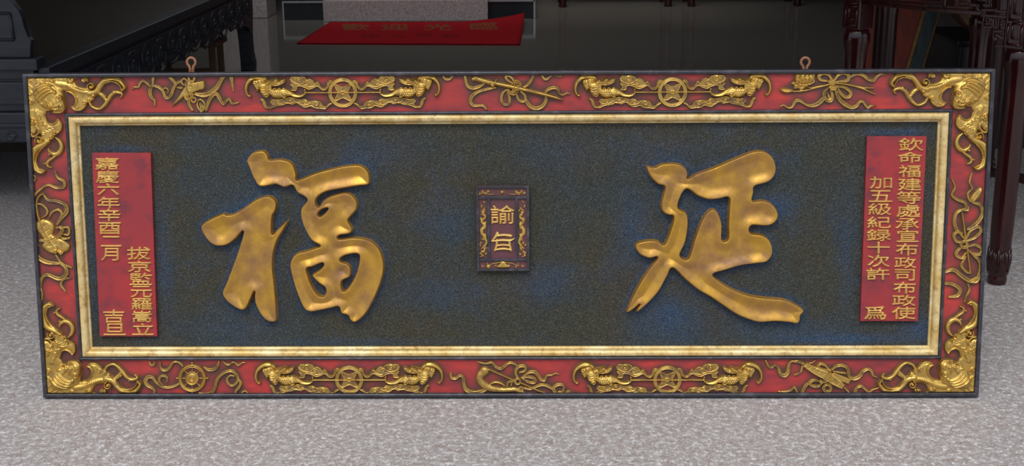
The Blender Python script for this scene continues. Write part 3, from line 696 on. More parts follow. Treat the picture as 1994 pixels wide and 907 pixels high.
r.S("680,212 880,300 1075,388", (11, 12, 12), 10).S("1125,400 1320,488 1515,572", (12, 12, 9), 10)
put(r, 'whisk_carving')
r = relief(*C8)
r.S("1095,340 1065,270 1080,200 1130,165 1200,172 1195,230 1120,260", (14, 22, 24, 24, 24, 20, 12), 8, 'r').S("1145,335 1240,320 1335,345 1335,400 1250,392 1165,350", (12, 22, 24, 24, 22, 12), 8, 'r')
r.S("940,455 965,395 1050,365", (14, 20, 14), 8, 'r').S("1000,450 1015,400 1060,380", (10, 14, 10), 8, 'r').Rg(1092, 385, 38, 16, 12, 'r'); put(r, 'bow_carving')

C9 = (1490, 690, 7.976)
put(ribbons(C9, ("8,95 50,180 100,202 152,165 205,215 235,300 300,330 350,282 362,200 382,130 432,95", (14, 18, 18, 16, 22, 26, 34, 32, 24, 18, 12)),
    ("432,110 500,105 600,145", (14, 24, 18)), ("582,180 552,272 500,302 445,322", (12, 14, 14, 7)), ("1285,265 1312,350 1380,378 1462,342 1520,262 1600,228 1652,260 1672,322 1745,362", (20, 24, 30, 32, 26, 22, 22, 18, 7)),
    ("690,430 622,490 580,580 552,650", (20, 28, 24, 16)), ("195,578 300,580 390,560 452,508 490,580 535,645", (6, 12, 16, 18, 18, 12)), ("1225,512 1290,580 1330,640", (12, 14, 10)),
    ("1350,640 1392,600 1420,520 1490,492 1552,540 1612,588 1662,552 1775,518", (22, 28, 24, 22, 20, 18, 14, 8)), ("688,132 732,132 775,92", (8, 10, 8))), 'ribbon_carving')
r = relief(*C9)
r.P("1010,310 1065,270 1335,385 1295,462 1180,420 1040,360", 7, 10, 0.85, 'max', 0, True)
r.P("600,175 645,110 740,165 820,195 985,255 1245,465 1195,540 1030,475 880,375 740,300 620,215", 9, 14, 0.9, 'max', 0, True)
for k, (x, y) in enumerate(((690, 180), (760, 215), (830, 250), (900, 290), (1050, 400), (1120, 440))): r.S([(x - 20, y + 22), (x + 22, y - 20)], (4, 4), -1.6, 'o', -1, 'add')
r.S("640,125 760,200 980,290 1220,470", (6, 8, 8, 6), 2, 'o', 1, 'add').S("620,200 760,290 900,370 1180,525", (6, 8, 8, 6), 2, 'o', 1, 'add')
r.D(612, 185, 28, 11); put(r, 'clapper_carving')
r = relief(*C9)
r.S("990,240 930,165 860,140 822,175 860,225 985,245", (12, 20, 24, 24, 20, 12), 9, 'r').S("1040,235 1100,182 1190,168 1270,205 1300,280", (14, 24, 26, 26, 18), 9, 'r').S("1050,262 1150,280 1260,295", (10, 14, 10), 9, 'r')
r.S("865,430 770,395 692,430 722,480 815,492 885,450", (12, 22, 26, 26, 22, 12), 9, 'r').Rg(962, 522, 58, 24, 8.5, 'r')
r.S("985,245 1010,310 985,370 930,410 875,430", (24, 34, 34, 28, 18), 13, 'r').S("870,400 865,450", (18, 20), 12, 'r').D(1005, 245, 30, 13); put(r, 'bow_carving')

CA = (50, 330, 3.488)
put(ribbons(CA, ("200,10 215,52 258,80 262,115 210,125 150,105 95,138 60,175 40,205 55,240 75,248", (4, 8, 10, 11, 9, 8, 8, 9, 9, 8, 5)),
    ("118,165 150,205 215,215 268,240 280,285 245,325 215,370", (5, 9, 10, 12, 16, 15, 8)), ("62,242 100,235 138,262 145,300 110,330", (5, 6, 7, 7, 4)), ("160,330 178,290 222,272 245,300 235,335", (4, 7, 8, 8, 5)),
    ("65,545 85,595 145,630 235,638", (10, 15, 15, 8)), ("205,580 240,632 312,668", (6, 8, 5)), ("235,635 272,665 275,715 225,742 150,715 112,735 95,800 112,850 100,905", (9, 12, 14, 14, 11, 12, 11, 9, 6)),
    ("310,735 255,748 240,785 272,830", (4, 7, 8, 4)), ("40,30 65,55 45,95 25,105", (3, 5, 5, 3))), 'ribbon_carving')
r = relief(*CA)
r.P("62,380 85,345 135,335 180,358 196,400 186,440 252,470 302,515 285,555 238,562 215,540 200,572 150,562 108,520 118,480 72,410", 9, 28, 0.95)
for i in range(7):
    t = i / 6; x, y = 100 + t * 100, 350 + t * 180
    r.S([(x, y + 14), (x + 38, y - 16 + 20 * t)], (3, 3), -1.8, 'o', -1, 'add').S([(x - 4, y + 18), (x - 26, y + 34 - 20 * t)], (3, 3), -1.8, 'o', -1, 'add')
r.S("122,165 95,180 75,225 82,300 120,395 175,490 240,575", (5, 7, 7, 7, 8, 8, 5), 11).V(205, 552, 16, 1.2, 5, 11).V(240, 562, 14, 1.2, 5, 11)
put(r, 'leaf_carving')
r = relief(*CA); r.S("100,480 170,480 225,450 250,410 235,392 208,395", (8, 13, 13, 11, 9, 6), 12, 'r').S("240,395 290,395 292,440 250,440", (5, 8, 8, 5), 7, 'r').S("60,480 80,515 65,535 52,500 62,480", (4, 7, 7, 7, 4), 6, 'r').S("235,455 262,470 300,465", (6, 9, 5), 11, 'r'); put(r, 'bow_carving')

CB = (1840, 320, 3.3586)
put(ribbons(CB, ("175,60 162,118 178,158 150,190 160,232 195,252", (4, 6, 6, 7, 8, 6)), ("45,95 66,150 45,200 85,232 130,250 140,290", (4, 6, 8, 10, 10, 7)),
    ("140,290 80,312 62,370 78,430 112,452", (7, 11, 12, 12, 7)), ("185,250 232,268 246,325 205,388 148,425", (8, 12, 13, 13, 8)),
    ("135,605 108,660 138,700 165,712", (6, 9, 9, 6)), ("178,585 228,635 232,700 205,760 165,765", (8, 13, 14, 16, 10)), ("-2,705 55,690 110,730 165,762 210,740", (8, 13, 14, 14, 8)),
    ("-2,778 55,785 98,820 82,858 25,868", (8, 12, 13, 12, 6)), ("150,778 160,820 142,858 128,900", (4, 7, 7, 4))), 'ribbon_carving')
r = relief(*CB)
r.P("165,225 195,175 232,148 248,165 232,215 185,250", 7, 22, 0.8).S("185,240 235,165", (5, 4), 3, 'o', 1, 'add').S("112,318 140,520 166,712", (6, 7, 6), 10, 'o', 1)
r.S("125,300 150,300 150,275", (8, 10, 6), 8)
put(r, 'flute_carving')
r = relief(*CB)
for p in ("128,512 75,502 58,462 88,442 130,490", "140,488 168,432 218,408 234,438 192,480 142,502", "130,530 85,560 74,592 110,612 136,580", "148,540 198,528 242,552 232,586 180,582 148,555"): r.S(p, (6, 10, 11, 10, 6), 7.5, 'r')
r.Rg(125, 525, 20, 9, 12, 'r'); put(r, 'bow_carving')

# --- the red border board, with the brown glaze brushed round the motifs
cell = 0.004
nx, ny = int(PW / cell) + 1, int(PH / cell) + 1
U = np.linspace(-PW / 2 + 0.004, PW / 2 - 0.004, nx); V = np.linspace(0.004, PH - 0.004, ny)
mask = np.zeros((ny, nx))
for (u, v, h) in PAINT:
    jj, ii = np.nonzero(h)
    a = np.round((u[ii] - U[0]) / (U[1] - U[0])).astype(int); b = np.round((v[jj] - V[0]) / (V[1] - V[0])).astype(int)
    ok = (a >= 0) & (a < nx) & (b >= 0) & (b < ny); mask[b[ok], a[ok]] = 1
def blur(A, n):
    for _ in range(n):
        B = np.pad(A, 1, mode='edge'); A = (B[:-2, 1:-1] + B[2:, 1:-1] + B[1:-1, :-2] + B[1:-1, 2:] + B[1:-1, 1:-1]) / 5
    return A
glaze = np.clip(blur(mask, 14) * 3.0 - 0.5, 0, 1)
X, Y = np.meshgrid(U, V)
ins = np.minimum(np.minimum(X + PW / 2, PW / 2 - X), np.minimum(Y, PH - Y))
kf = ins[:-1, :-1] < 0.1045
kf &= True
J, I = np.nonzero(kf); idx = np.arange(nx * ny).reshape(ny, nx)
F = np.stack([idx[J, I], idx[J, I + 1], idx[J + 1, I + 1], idx[J + 1, I]], 1)
F = F[(np.minimum.reduce([ins.ravel()[F[:, k]] for k in range(4)]) < 0.105)]
usedv = np.unique(F); rem = -np.ones(nx * ny, int); rem[usedv] = np.arange(len(usedv))
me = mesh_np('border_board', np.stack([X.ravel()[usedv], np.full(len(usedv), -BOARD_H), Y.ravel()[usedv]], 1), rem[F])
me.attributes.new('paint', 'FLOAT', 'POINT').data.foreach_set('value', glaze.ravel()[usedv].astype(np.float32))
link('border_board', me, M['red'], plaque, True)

# --- the two large characters on the sanded field
CHAR = []
r = Relief(PL, FIELD_H, (370, 270, 2.3878))
A = "265,100 285,70 310,57 345,55 365,75 372,96 400,95 430,95 465,105 485,125 497,165 497,190 520,185 580,160 650,140 720,125 780,120 810,130 832,155 838,190 830,213 780,220 700,233 640,245 605,263 588,285 590,308 602,315 620,287 660,264 720,250 755,260 778,290 778,325 755,355 738,376 745,395 758,420 745,440 700,448 688,457 700,465 760,458 820,465 870,495 898,550 903,610 885,680 850,760 812,820 770,852 745,840 735,820 705,810 692,780 660,786 610,796 560,803 530,785 500,720 478,650 466,590 475,555 500,530 540,520 585,505 606,496 570,475 545,440 525,395 515,350 520,320 545,288 535,270 500,250 478,217 440,226 400,212 350,222 320,218 295,180 275,130"
H1, H2 = "597,350 612,330 642,322 630,342 607,360", "545,605 570,595 616,577 620,590 600,610 570,630 575,645 600,670 628,690 632,715 620,730 600,725 580,700 560,660"
H3 = "702,555 730,540 780,535 788,560 775,620 750,670 725,702 710,702 708,662 745,640 750,605 735,580 705,570"
B = "52,410 75,385 120,360 160,345 175,352 210,345 260,315 310,280 360,265 390,275 405,300 400,335 386,362 384,440 410,418 458,378 437,425 410,470 392,530 388,600 395,660 402,740 407,830 395,850 360,845 330,815 307,770 301,735 302,708 285,745 265,785 240,795 200,775 170,750 152,715 170,670 200,590 225,520 250,430 215,465 170,495 115,495 75,460"
r.P(A, 20, 9, 1, 'max', 14, False, (H1, H2, H3)).P(B, 20, 9, 1, 'max', 14).dish(A, 8, 52, (H1, H2, H3)).dish(B, 8, 62)
big1 = r.build('large_character', M['gold_char'], plaque, 0.0012, paint=CHAR)
r = Relief(PL, FIELD_H, (1190, 270, 2.3878))
A = "163,128 200,132 230,118 280,112 320,118 348,140 357,165 356,184 400,160 470,135 540,105 600,80 650,60 700,55 740,75 762,110 766,150 750,185 720,205 667,221 662,250 657,288 700,285 740,297 770,330 775,365 755,393 720,405 652,403 647,436 700,445 735,470 750,510 745,545 720,572 670,580 600,590 530,610 473,630 510,665 570,700 640,725 720,738 800,745 850,765 890,790 893,805 880,820 876,845 860,858 820,852 760,848 690,852 640,840 580,815 520,775 460,735 400,700 340,650 285,600 260,640 220,710 170,765 120,805 118,790 132,768 105,790 72,808 80,775 120,690 170,610 214,551 175,555 130,535 110,500 125,480 180,470 220,475 246,489 275,420 288,362 265,355 240,340 230,310 240,260 247,222 215,210 180,175"
HO = "346,235 400,265 450,282 500,280 545,274 545,330 542,400 541,464 515,469 515,400 500,350 475,325 440,345 410,400 385,470 357,555 320,541 345,480 358,400 350,345 310,315"
r.P(A, 20, 9, 1, 'max', 14, False, (HO,)).dish(A, 8, 58, (HO,))
big2 = r.build('large_character', M['gold_char'], plaque, 0.0012, paint=CHAR)
big1['label'] = 'large gold character on the left of the field'; big2['label'] = 'large gold character on the right of the field'

# --- the field itself, sanded paint with blue azurite left in places
cell = 0.008
U = np.linspace(-PW / 2 + 0.12, PW / 2 - 0.12, 270); V = np.linspace(0.12, PH - 0.12, 75)
X, Y = np.meshgrid(U, V); blue = np.zeros(X.shape)
for (u, v, h) in CHAR:
    q = np.zeros(X.shape); jj, ii = np.nonzero(h)
    a = np.round((u[ii] - U[0]) / (U[1] - U[0])).astype(int); b = np.round((v[jj] - V[0]) / (V[1] - V[0])).astype(int)
    q[b, a] = 1; blue += np.clip(blur(q, 6) * 1.6 - 0.15, 0, 0.55)
for (x, y, sx_, sy_, a) in ((1640, 660, 170, 12, 1.0), (1230, 450, 40, 90, 0.6), (1380, 410, 40, 40, 0.6), (1300, 620, 90, 60, 0.7), (1290, 300, 90, 40, 0.45), (1520, 400, 40, 30, 0.7), (1540, 640, 120, 25, 0.5),
                          (1745, 258, 62, 8, 1.0), (240, 290, 60, 8, 0.8), (470, 420, 60, 70, 0.55), (720, 300, 90, 45, 0.5), (860, 570, 120, 40, 0.4), (1060, 550, 70, 40, 0.5), (860, 430, 70, 50, 0.35),
                          (320, 500, 20, 130, 0.5), (440, 640, 120, 25, 0.4), (660, 665, 400, 8, 0.35), (1650, 480, 18, 150, 0.4), (1080, 300, 90, 40, 0.35), (1790, 640, 40, 22, 0.9), (175, 450, 8, 160, 0.35)):
    u, v = PL.from_photo(x, y, FIELD_H); blue += a * np.exp(-0.5 * (((X - u) / (sx_ * PXM * 0.6)) ** 2 + ((Y - v) / (sy_ * PXM * 0.6)) ** 2))
ny, nx = X.shape; idx = np.arange(nx * ny).reshape(ny, nx)
F = np.stack([idx[:-1, :-1], idx[:-1, 1:], idx[1:, 1:], idx[1:, :-1]], -1).reshape(-1, 4)
me = mesh_np('sanded_field', np.stack([X.ravel(), np.full(X.size, -FIELD_H), Y.ravel()], 1), F)
me.attributes.new('blue', 'FLOAT', 'POINT').data.foreach_set('value', np.clip(blue, 0, 1).ravel().astype(np.float32))
link('sanded_field', me, M['field'], plaque)

# --- lettering: outlines of the typeface built into Blender, carved as ridged strokes and fitted to each character
GLYPH = {}
def glyph(ch):
    """outline edges of a character, scaled to the unit square (y down)"""
    if ch in GLYPH: return GLYPH[ch]
    cu = bpy.data.curves.new('glyph', 'FONT'); cu.body = ch; cu.size = 1; cu.resolution_u = 3
    o = bpy.data.objects.new('glyph', cu); COL.objects.link(o)
    dg = bpy.context.evaluated_depsgraph_get(); dg.update()
    me = bpy.data.meshes.new_from_object(o.evaluated_get(dg)); bpy.data.objects.remove(o); bpy.data.curves.remove(cu)
    bm = bmesh.new(); bm.from_mesh(me); bmesh.ops.remove_doubles(bm, verts=bm.verts, dist=1e-5)
    E = np.array([[(v.co.x, v.co.y) for v in e.verts] for e in bm.edges if len(e.link_faces) == 1]); bm.free(); bpy.data.meshes.remove(me)
    lo, hi = E.reshape(-1, 2).min(0), E.reshape(-1, 2).max(0); E = (E - lo) / np.maximum(hi - lo, 1e-6); E[..., 1] = 1 - E[..., 1]
    GLYPH[ch] = E; return E
def letter(name, ch, x0, y0, x1, y1, h0, height, mat, parent, thick=0.0008, plane=PL, edge=0.0026, cell=0.0008):
    E = glyph(ch); h1 = h0 + height * 0.6
    c = np.array([plane.from_photo(*q, h1) for q in ((x0, y0), (x1, y0), (x0, y1), (x1, y1))])
    a, b = E[..., :1], E[..., 1:]
    Q = c[0] * (1 - a) * (1 - b) + c[1] * a * (1 - b) + c[2] * (1 - a) * b + c[3] * a * b
    m_ = 3 * cell + thick; lo, hi = Q.reshape(-1, 2).min(0) - m_, Q.reshape(-1, 2).max(0) + m_
    U = np.arange(lo[0], hi[0], cell)[None]; V = np.arange(lo[1], hi[1], cell)[:, None]
    ins = np.zeros((V.size, U.size), bool); dist = np.full(ins.shape, 9.0)
    for (p, q) in Q:
        if p[1] != q[1]: ins ^= ((p[1] > V) != (q[1] > V)) & (U < (q[0] - p[0]) * (V - p[1]) / (q[1] - p[1]) + p[0])
        d = q - p; L = d @ d + 1e-16
        t = np.clip(((U - p[0]) * d[0] + (V - p[1]) * d[1]) / L, 0, 1); dist = np.minimum(dist, np.hypot(U - p[0] - t * d[0], V - p[1] - t * d[1]))
    sd = np.where(ins, dist, -dist) + thick
    H = np.where(sd > 0, height * np.minimum(1, 0.45 + 0.55 * sd / edge), sd * 2.2); H = np.minimum(H, height * (sd / (cell * 1.2)) + 0.0003 * 0)
    H = np.maximum(H, -0.0015)
    keep = np.maximum(np.maximum(H[:-1, :-1], H[1:, :-1]), np.maximum(H[:-1, 1:], H[1:, 1:])) > -0.0004
    used = np.zeros(H.shape, bool); used[:-1, :-1] |= keep; used[1:, :-1] |= keep; used[:-1, 1:] |= keep; used[1:, 1:] |= keep
    idx = -np.ones(H.shape, int); idx[used] = np.arange(used.sum()); jj, ii = np.nonzero(used); j, i = np.nonzero(keep)
    co = np.stack([U[0, ii], -(h0 + H[jj, ii]), V[jj, 0]], 1)
    return link(name, mesh_np(name, co, np.stack([idx[j, i], idx[j, i + 1], idx[j + 1, i + 1], idx[j + 1, i]], 1)), mat, parent, True)

# --- inscription panels
PAN_H = -0.009
def panel(quad, label):
    c = [PL.from_photo(*q, PAN_H) for q in quad]
    bm = bmesh.new(); add_prism(bm, [c[0], c[1], c[2], c[3]], -PAN_H, -FIELD_H + 0.002, lambda a, b, d: Vector((a, d, b)))
    o = fin('inscription_panel', bm, M['red_panel'], plaque, False, 0.0008); o['label'] = label; return o
pl = panel(((178.7, 297.6), (293.3, 297.6), (305.9, 655), (194.2, 655)), 'red inscription panel at the left end of the field')
pr = panel(((1688.6, 265.4), (1804.4, 265.4), (1787.2, 625), (1675.4, 625)), 'red inscription panel at the right end of the field')
LEFT = [('嘉', 184.9, 306.9, 230.5, 330.2), ('慶', 186, 332.5, 231.6, 356), ('六', 189, 357, 231.6, 379.8), ('年', 189.8, 383.4, 232.7, 406), ('辛', 190.4, 406.7, 233.8, 430.3), ('酉', 191.5, 433.2, 235, 456), ('二', 196, 460, 236, 480), ('月', 196.4, 483, 230.5, 507.5),
        ('吉', 200.8, 603.3, 241.5, 628.5), ('旦', 201.4, 630, 244.8, 652.3), ('拔', 247, 481, 292.2, 505.3), ('京', 249, 508, 293, 530), ('監', 252, 531.7, 295.5, 554.9), ('元', 253.7, 557, 295.5, 579), ('羅', 255.9, 581, 296.2, 603.3), ('嵩', 257, 605, 295.5, 627.6), ('立', 257, 629.8, 298.8, 652)]
RIGHT = [('欽', 1750.8, 268.7, 1798.4, 293.6), ('命', 1749, 295.8, 1796, 317.5), ('福', 1750, 321.6, 1793, 345), ('建', 1749, 347.4, 1794.4, 370.8), ('等', 1747, 372.5, 1793, 397), ('處', 1746, 398.5, 1792, 422.5), ('承', 1744, 425, 1790, 447), ('宣', 1747, 448, 1789, 471), ('布', 1745, 474, 1787.4, 497.7), ('政', 1742, 500.6, 1784.5, 522), ('司', 1743, 524.5, 1781.7, 546.3), ('布', 1740.4, 549, 1783.4, 571.8), ('政', 1738, 574.4, 1783, 595.4), ('使', 1737, 597.6, 1783, 621.2),
         ('加', 1694, 344, 1737.6, 367), ('五', 1692.6, 370.8, 1738, 393.2), ('級', 1690.9, 395.5, 1736, 418.6), ('紀', 1689, 422, 1735, 444), ('録', 1688, 446.5, 1735, 469), ('十', 1689.8, 471, 1732.7, 494), ('次', 1689.8, 496.2, 1732.7, 519.8), ('許', 1687.5, 522, 1732.3, 545.4), ('爲', 1683, 597, 1725.7, 621.8)]
for t in LEFT: letter('character', *t, PAN_H, 0.006, M['gold_small'], pl)
for t in RIGHT: letter('character', *t, PAN_H, 0.006, M['gold_small'], pr)

# --- small central tablet
TB_H = -0.006
q = [PL.from_photo(*p, TB_H) for p in ((928.9, 361.5), (1031, 361.5), (1030.4, 527.5), (927.8, 527.5))]
u0, u1 = (q[0][0] + q[3][0]) / 2, (q[1][0] + q[2][0]) / 2; v1, v0 = (q[0][1] + q[1][1]) / 2, (q[2][1] + q[3][1]) / 2
bm = bmesh.new(); add_box(bm, (u0, -TB_H + 0.004, v0), (u1, -FIELD_H + 0.002, v1)); tablet = fin('tablet', bm, M['purple'], plaque); tablet['label'] = 'small upright dark tablet in the middle of the field'
def tx(x): return u0 + (x - 90) / 488 * (u1 - u0)
def ty(y): return v1 - (y - 58) / 788 * (v1 - v0)
for i, (x0, y0, x1, y1) in enumerate(((90, 58, 578, 80), (90, 825, 578, 846), (90, 81, 110, 824), (556, 81, 578, 824), (111, 155, 555, 178), (111, 730, 555, 752), (190, 179, 215, 729), (448, 179, 472, 729))):
    box('frame_bar', (tx(x0), -TB_H - 0.0015, ty(y1)), (tx(x1), -TB_H + 0.006, ty(y0)), M['rim'], tablet, 0.0008)
TBM = lambda x, y: (tx(x), ty(y))
def tr(): 
    r = Relief(PL, TB_H - 0.004, (0, 0, 4.771)); r.xf = TBM; return r
r = tr(); r.D(328, 118, 17, 5)
for a in range(8): r.S([(328 + 22 * math.cos(a * .785), 118 + 22 * math.sin(a * .785)), (328 + 34 * math.cos(a * .785 + .3), 118 + 30 * math.sin(a * .785 + .3))], (4, 2), 2, 'o', 0.5)
for s_ in (-1, 1):
    for k in range(4): r.V(328 + s_ * (130 + k * 26), 112 + (k % 2) * 18, 14, 1.2, 5.5, 2.8, k, s_, 0.5)
    r.S([(328 + s_ * 60, 135), (328 + s_ * 110, 140), (328 + s_ * 160, 128), (328 + s_ * 200, 140)], (4, 6, 5, 3), 2.5, 'o', 0.4)
r.build('pearl_carving', M['gold'], tablet, 0.0008)
for s_ in (-1, 1):
    X_ = lambda d: 331 + s_ * d
    r = tr()
    r.S([(X_(165), 262), (X_(190), 300), (X_(160), 345), (X_(195), 385), (X_(165), 430), (X_(200), 475), (X_(170), 530), (X_(150), 580), (X_(175), 620), (X_(200), 640)], (8, 13, 15, 17, 19, 20, 18, 16, 13, 6), 4.8, 'o', 0.95)
    for k in range(14):
        y = 200 + k * 38; x = X_(180 + 22 * math.sin(k * 2.1)); r.S([(x, y), (x + 14 * math.cos(k), y + 10), (x + 20 * math.cos(k * 1.7), y + 22)], (7, 10, 5), 3.4, 'o', 0.9 if k % 3 else 0.5)
    for k in range(9): r.V(X_(158 + (k * 37) % 60), 690 - (k * 23) % 60 if k < 4 else 190 + k * 52, 11, 1.1, 5, 3.4, k, s_, 0.8)
    r.D(X_(190), 478, 16, 5).D(X_(172), 300, 10, 5).build('dragon_carving', M['gold'], tablet, 0.0008)
r = tr(); r.P("275,815 300,780 330,755 365,780 390,815", 4.5, 14).S("190,800 240,778 290,768 330,758 370,768 420,778 470,800", (3, 5, 5, 6, 5, 5, 3), 3.5)
for k in range(7): r.V(140 + k * 62, 800 + (k % 2) * 8, 12, 1.1, 4, 3, k, 1, 0.6)
r.D(195, 808, 22, 3.5).S("185,765 192,800", (4, 6), 3).S("470,765 478,800", (4, 6), 3).build('wave_carving', M['gold'], tablet, 0.0008)
letter('character', '諭', 910 + 215 / 4.771, 350 + 240 / 4.771, 910 + 440 / 4.771, 350 + 410 / 4.771, TB_H - 0.004, 0.006, M['gold_small'], tablet, 0.0009, edge=0.0035)
r = tr()                                                        # the lower character, drawn in clerical strokes
for p, w in (("282,498 262,530 224,572", (17, 14, 5)), ("268,520 340,512 408,520", (10, 12, 15)), ("226,570 320,560 400,562 440,545", (8, 13, 13, 5)), ("276,560 272,610 256,656", (13, 12, 12)), ("392,560 398,610 408,656", (13, 12, 12)), ("272,610 335,604 398,610", (9, 11, 9)), ("262,648 335,640 402,648", (10, 14, 10))):
    r.S(p, w, 6, 'o', 1)
r.build('character', M['gold_small'], tablet, 0.0008)

# --- iron hanging loops on the back of the top edge
for cx_ in (372.5, 1568.0):
    u, v = PL.from_photo(cx_, 121.0, -0.038)
    k = PXM * 1.02; p = []
    bm = bmesh.new()
    for t in np.linspace(0, 1, 21):
        a = R(-58) + t * R(296); p.append((u + 8.0 * k * math.cos(a), 0.038, v + 8.4 * k * math.sin(a)))
    p = [(u + 2.5 * k, 0.038, v - 26 * k), (u + 3 * k, 0.038, v - 12 * k)] + p + [(u - 3 * k, 0.038, v - 12 * k), (u - 2.5 * k, 0.038, v - 26 * k)]
    add_tube(bm, p, 0.0036, 10); fin('hanging_loop', bm, M['rust'], plaque, True)

# ------------------------------------------------------------------ writing on the mat
for ch, x in zip('歡迎光臨', (692, 768, 852, 942)):
    o = letter('mat_character', ch, x - 26, 46.5, x + 26, 58.5, 0.012, 0.002, M['matgold'], door_mat, 0.002, FL, 0.004, 0.006); o.rotation_euler = (R(-90), 0, 0)
    for v in o.data.vertices: v.co.y -= matz(min(1, (v.co.x + 1.75) / 1.74), min(1, (v.co.z - 6.78) / 1.42)) + 0.0005   # lies on the curled pile
for ch, x in zip('出入平安', (722, 772, 826, 876)):
    o = letter('mat_small_character', ch, x - 18, 65.5, x + 18, 73.5, 0.012, 0.002, M['matdark'], door_mat, 0.002, FL, 0.004, 0.006); o.rotation_euler = (R(-90), 0, 0)

# ------------------------------------------------------------------ black day bed on the left
bed = empty('day_bed', (-2.5, 3.7, 0)); tag(bed, 'long black carved wooden day bed with brown seat behind the left end of plaque', 'bed')
BX, BY0, BY1 = -1.80, 1.87, 5.62; BZ = 0.575
sub(box('seat_board', (-3.1, BY0 + 0.06, BZ - 0.03), (BX - 0.075, BY1 - 0.06, BZ), M['bedtop'], None, 0.003), bed)
sub(box('seat_rail', (BX - 0.075, BY0, BZ - 0.045), (BX, BY1, BZ + 0.004), M['blackwood'], None, 0.012), bed)
sub(box('seat_rail', (-3.2, BY0 - 0.025, BZ - 0.005), (BX - 0.038, BY0 + 0.07, BZ + 0.040), M['blackwood'], None, 0.006), bed)
sub(box('seat_rail', (-3.2, BY1 - 0.06, BZ - 0.045), (BX, BY1, BZ + 0.004), M['blackwood'], None, 0.006), bed)
sub(box('moulding_strip', (BX - 0.02, BY0 + 0.05, BZ - 0.075), (BX - 0.006, BY1 - 0.05, BZ - 0.062), M['blackwood'], None, 0.004), bed)
sub(box('waist', (BX - 0.05, BY0 + 0.04, BZ - 0.08), (BX - 0.018, BY1 - 0.04, BZ - 0.040), M['blackwood'], None, 0.003), bed)
sub(box('waist', (-3.2, BY0 + 0.0, 0.535), (BX - 0.04, BY0 + 0.05, 0.572), M['blackwood'], None, 0.003), bed)
# carved apron along the side: scalloped board with scrolls standing proud, seen edge-on in the dark
BP = Plane((BX - 0.012, BY0, 0), (0, 1, 0), (0, 0, 1))
def bedmesh(o): o.location = (BX - 0.012, BY0, 0); o.rotation_euler = (0, 0, R(90)); return sub(o, bed)
LEN = BY1 - BY0
outl = [(0.03, 0.50), (LEN - 0.03, 0.50)]
for k in range(60, -1, -1):
    t = k / 60 * LEN; e = abs(t / LEN - 0.5) * 2
    outl.append((0.03 + t * (LEN - 0.06) / LEN, 0.335 - 0.10 * max(0, (e - 0.80) / 0.20) ** 2 * 1.6 + 0.022 * math.sin(t * 9.0) + 0.015 * abs(math.sin(t * 4.5))))
bm = bmesh.new(); add_prism(bm, outl, 0.0, 0.03, lambda a, b, d: Vector((a, d, b))); bedmesh(fin('side_apron', bm, M['blackwood']))
rr = random.Random(3)
NS = 8
for seg in range(NS):
    r = Relief(BP, -0.002, (0, 0, 1.0)); r.k = 1.0; w_ = (LEN - 0.1) / NS; u0_ = 0.05 + seg * w_; r.xf = lambda x, y: (x, y)
    for q in range(2):
        cx_, d = u0_ + w_ * (0.26 + 0.5 * q), (1 if q else -1); cz_ = 0.412 + 0.012 * d
        r.S([(cx_ + 0.085 * math.cos(t), cz_ + d * 0.075 * math.sin(t)) for t in np.linspace(-0.9, 3.6, 9)], (0.004, 0.009, 0.012, 0.010, 0.005), 10)
        r.V(cx_ + 0.012, cz_ - 0.012 * d, 0.040, 1.4, 0.008, 9, rr.random() * 6, d)
        for k in range(4):
            x, y = cx_ + 0.11 * d + rr.uniform(-.03, .03), 0.36 + k * 0.034
            r.S([(x, y), (x + 0.02 * d, y + 0.012), (x + 0.034 * d, y + 0.034)], (0.003, 0.008, 0.002), 9)
        r.S([(cx_ - 0.10, cz_ - 0.06 * d), (cx_ - 0.04, cz_ - 0.085 * d), (cx_ + 0.05, cz_ - 0.082 * d), (cx_ + 0.12, cz_ - 0.04 * d)], (0.003, 0.008, 0.008, 0.003), 8)
    bedmesh(r.build('scroll_carving', M['blackwood'], None, 0.003))
# front end: stepped apron with raised panel and scroll
sub(box('front_apron', (-3.2, BY0 + 0.015, 0.405), (BX - 0.05, BY0 + 0.045, 0.54), M['blackwood'], None, 0.004), bed)
sub(box('raised_panel', (-3.05, BY0 + 0.003, 0.432), (BX - 0.11, BY0 + 0.02, 0.522), M['blackwood'], None, 0.007), bed)
sub(box('front_apron', (-3.2, BY0 - 0.01, 0.285), (BX - 0.06, BY0 + 0.05, 0.405), M['blackwood'], None, 0.008), bed)
sub(box('moulding_strip', (-3.2, BY0 - 0.02, 0.345), (BX - 0.06, BY0 - 0.005, 0.362), M['blackwood'], None, 0.005), bed)
FP = Plane((0, BY0 - 0.01, 0), (1, 0, 0), (0, 0, 1))
r = Relief(FP, -0.003, (0, 0, 1.0)); r.k = 1.0; r.xf = lambda x, y: (x, y); r.V(-1.975, 0.310, 0.022, 1.5, 0.006, 10); r.S([(-2.02, 0.295), (-2.1, 0.32), (-2.2, 0.295)], (0.004, 0.008, 0.004), 8)
o = r.build('scroll_carving', M['blackwood'], None, 0.003); o.location = (0, BY0 - 0.01, 0); sub(o, bed)
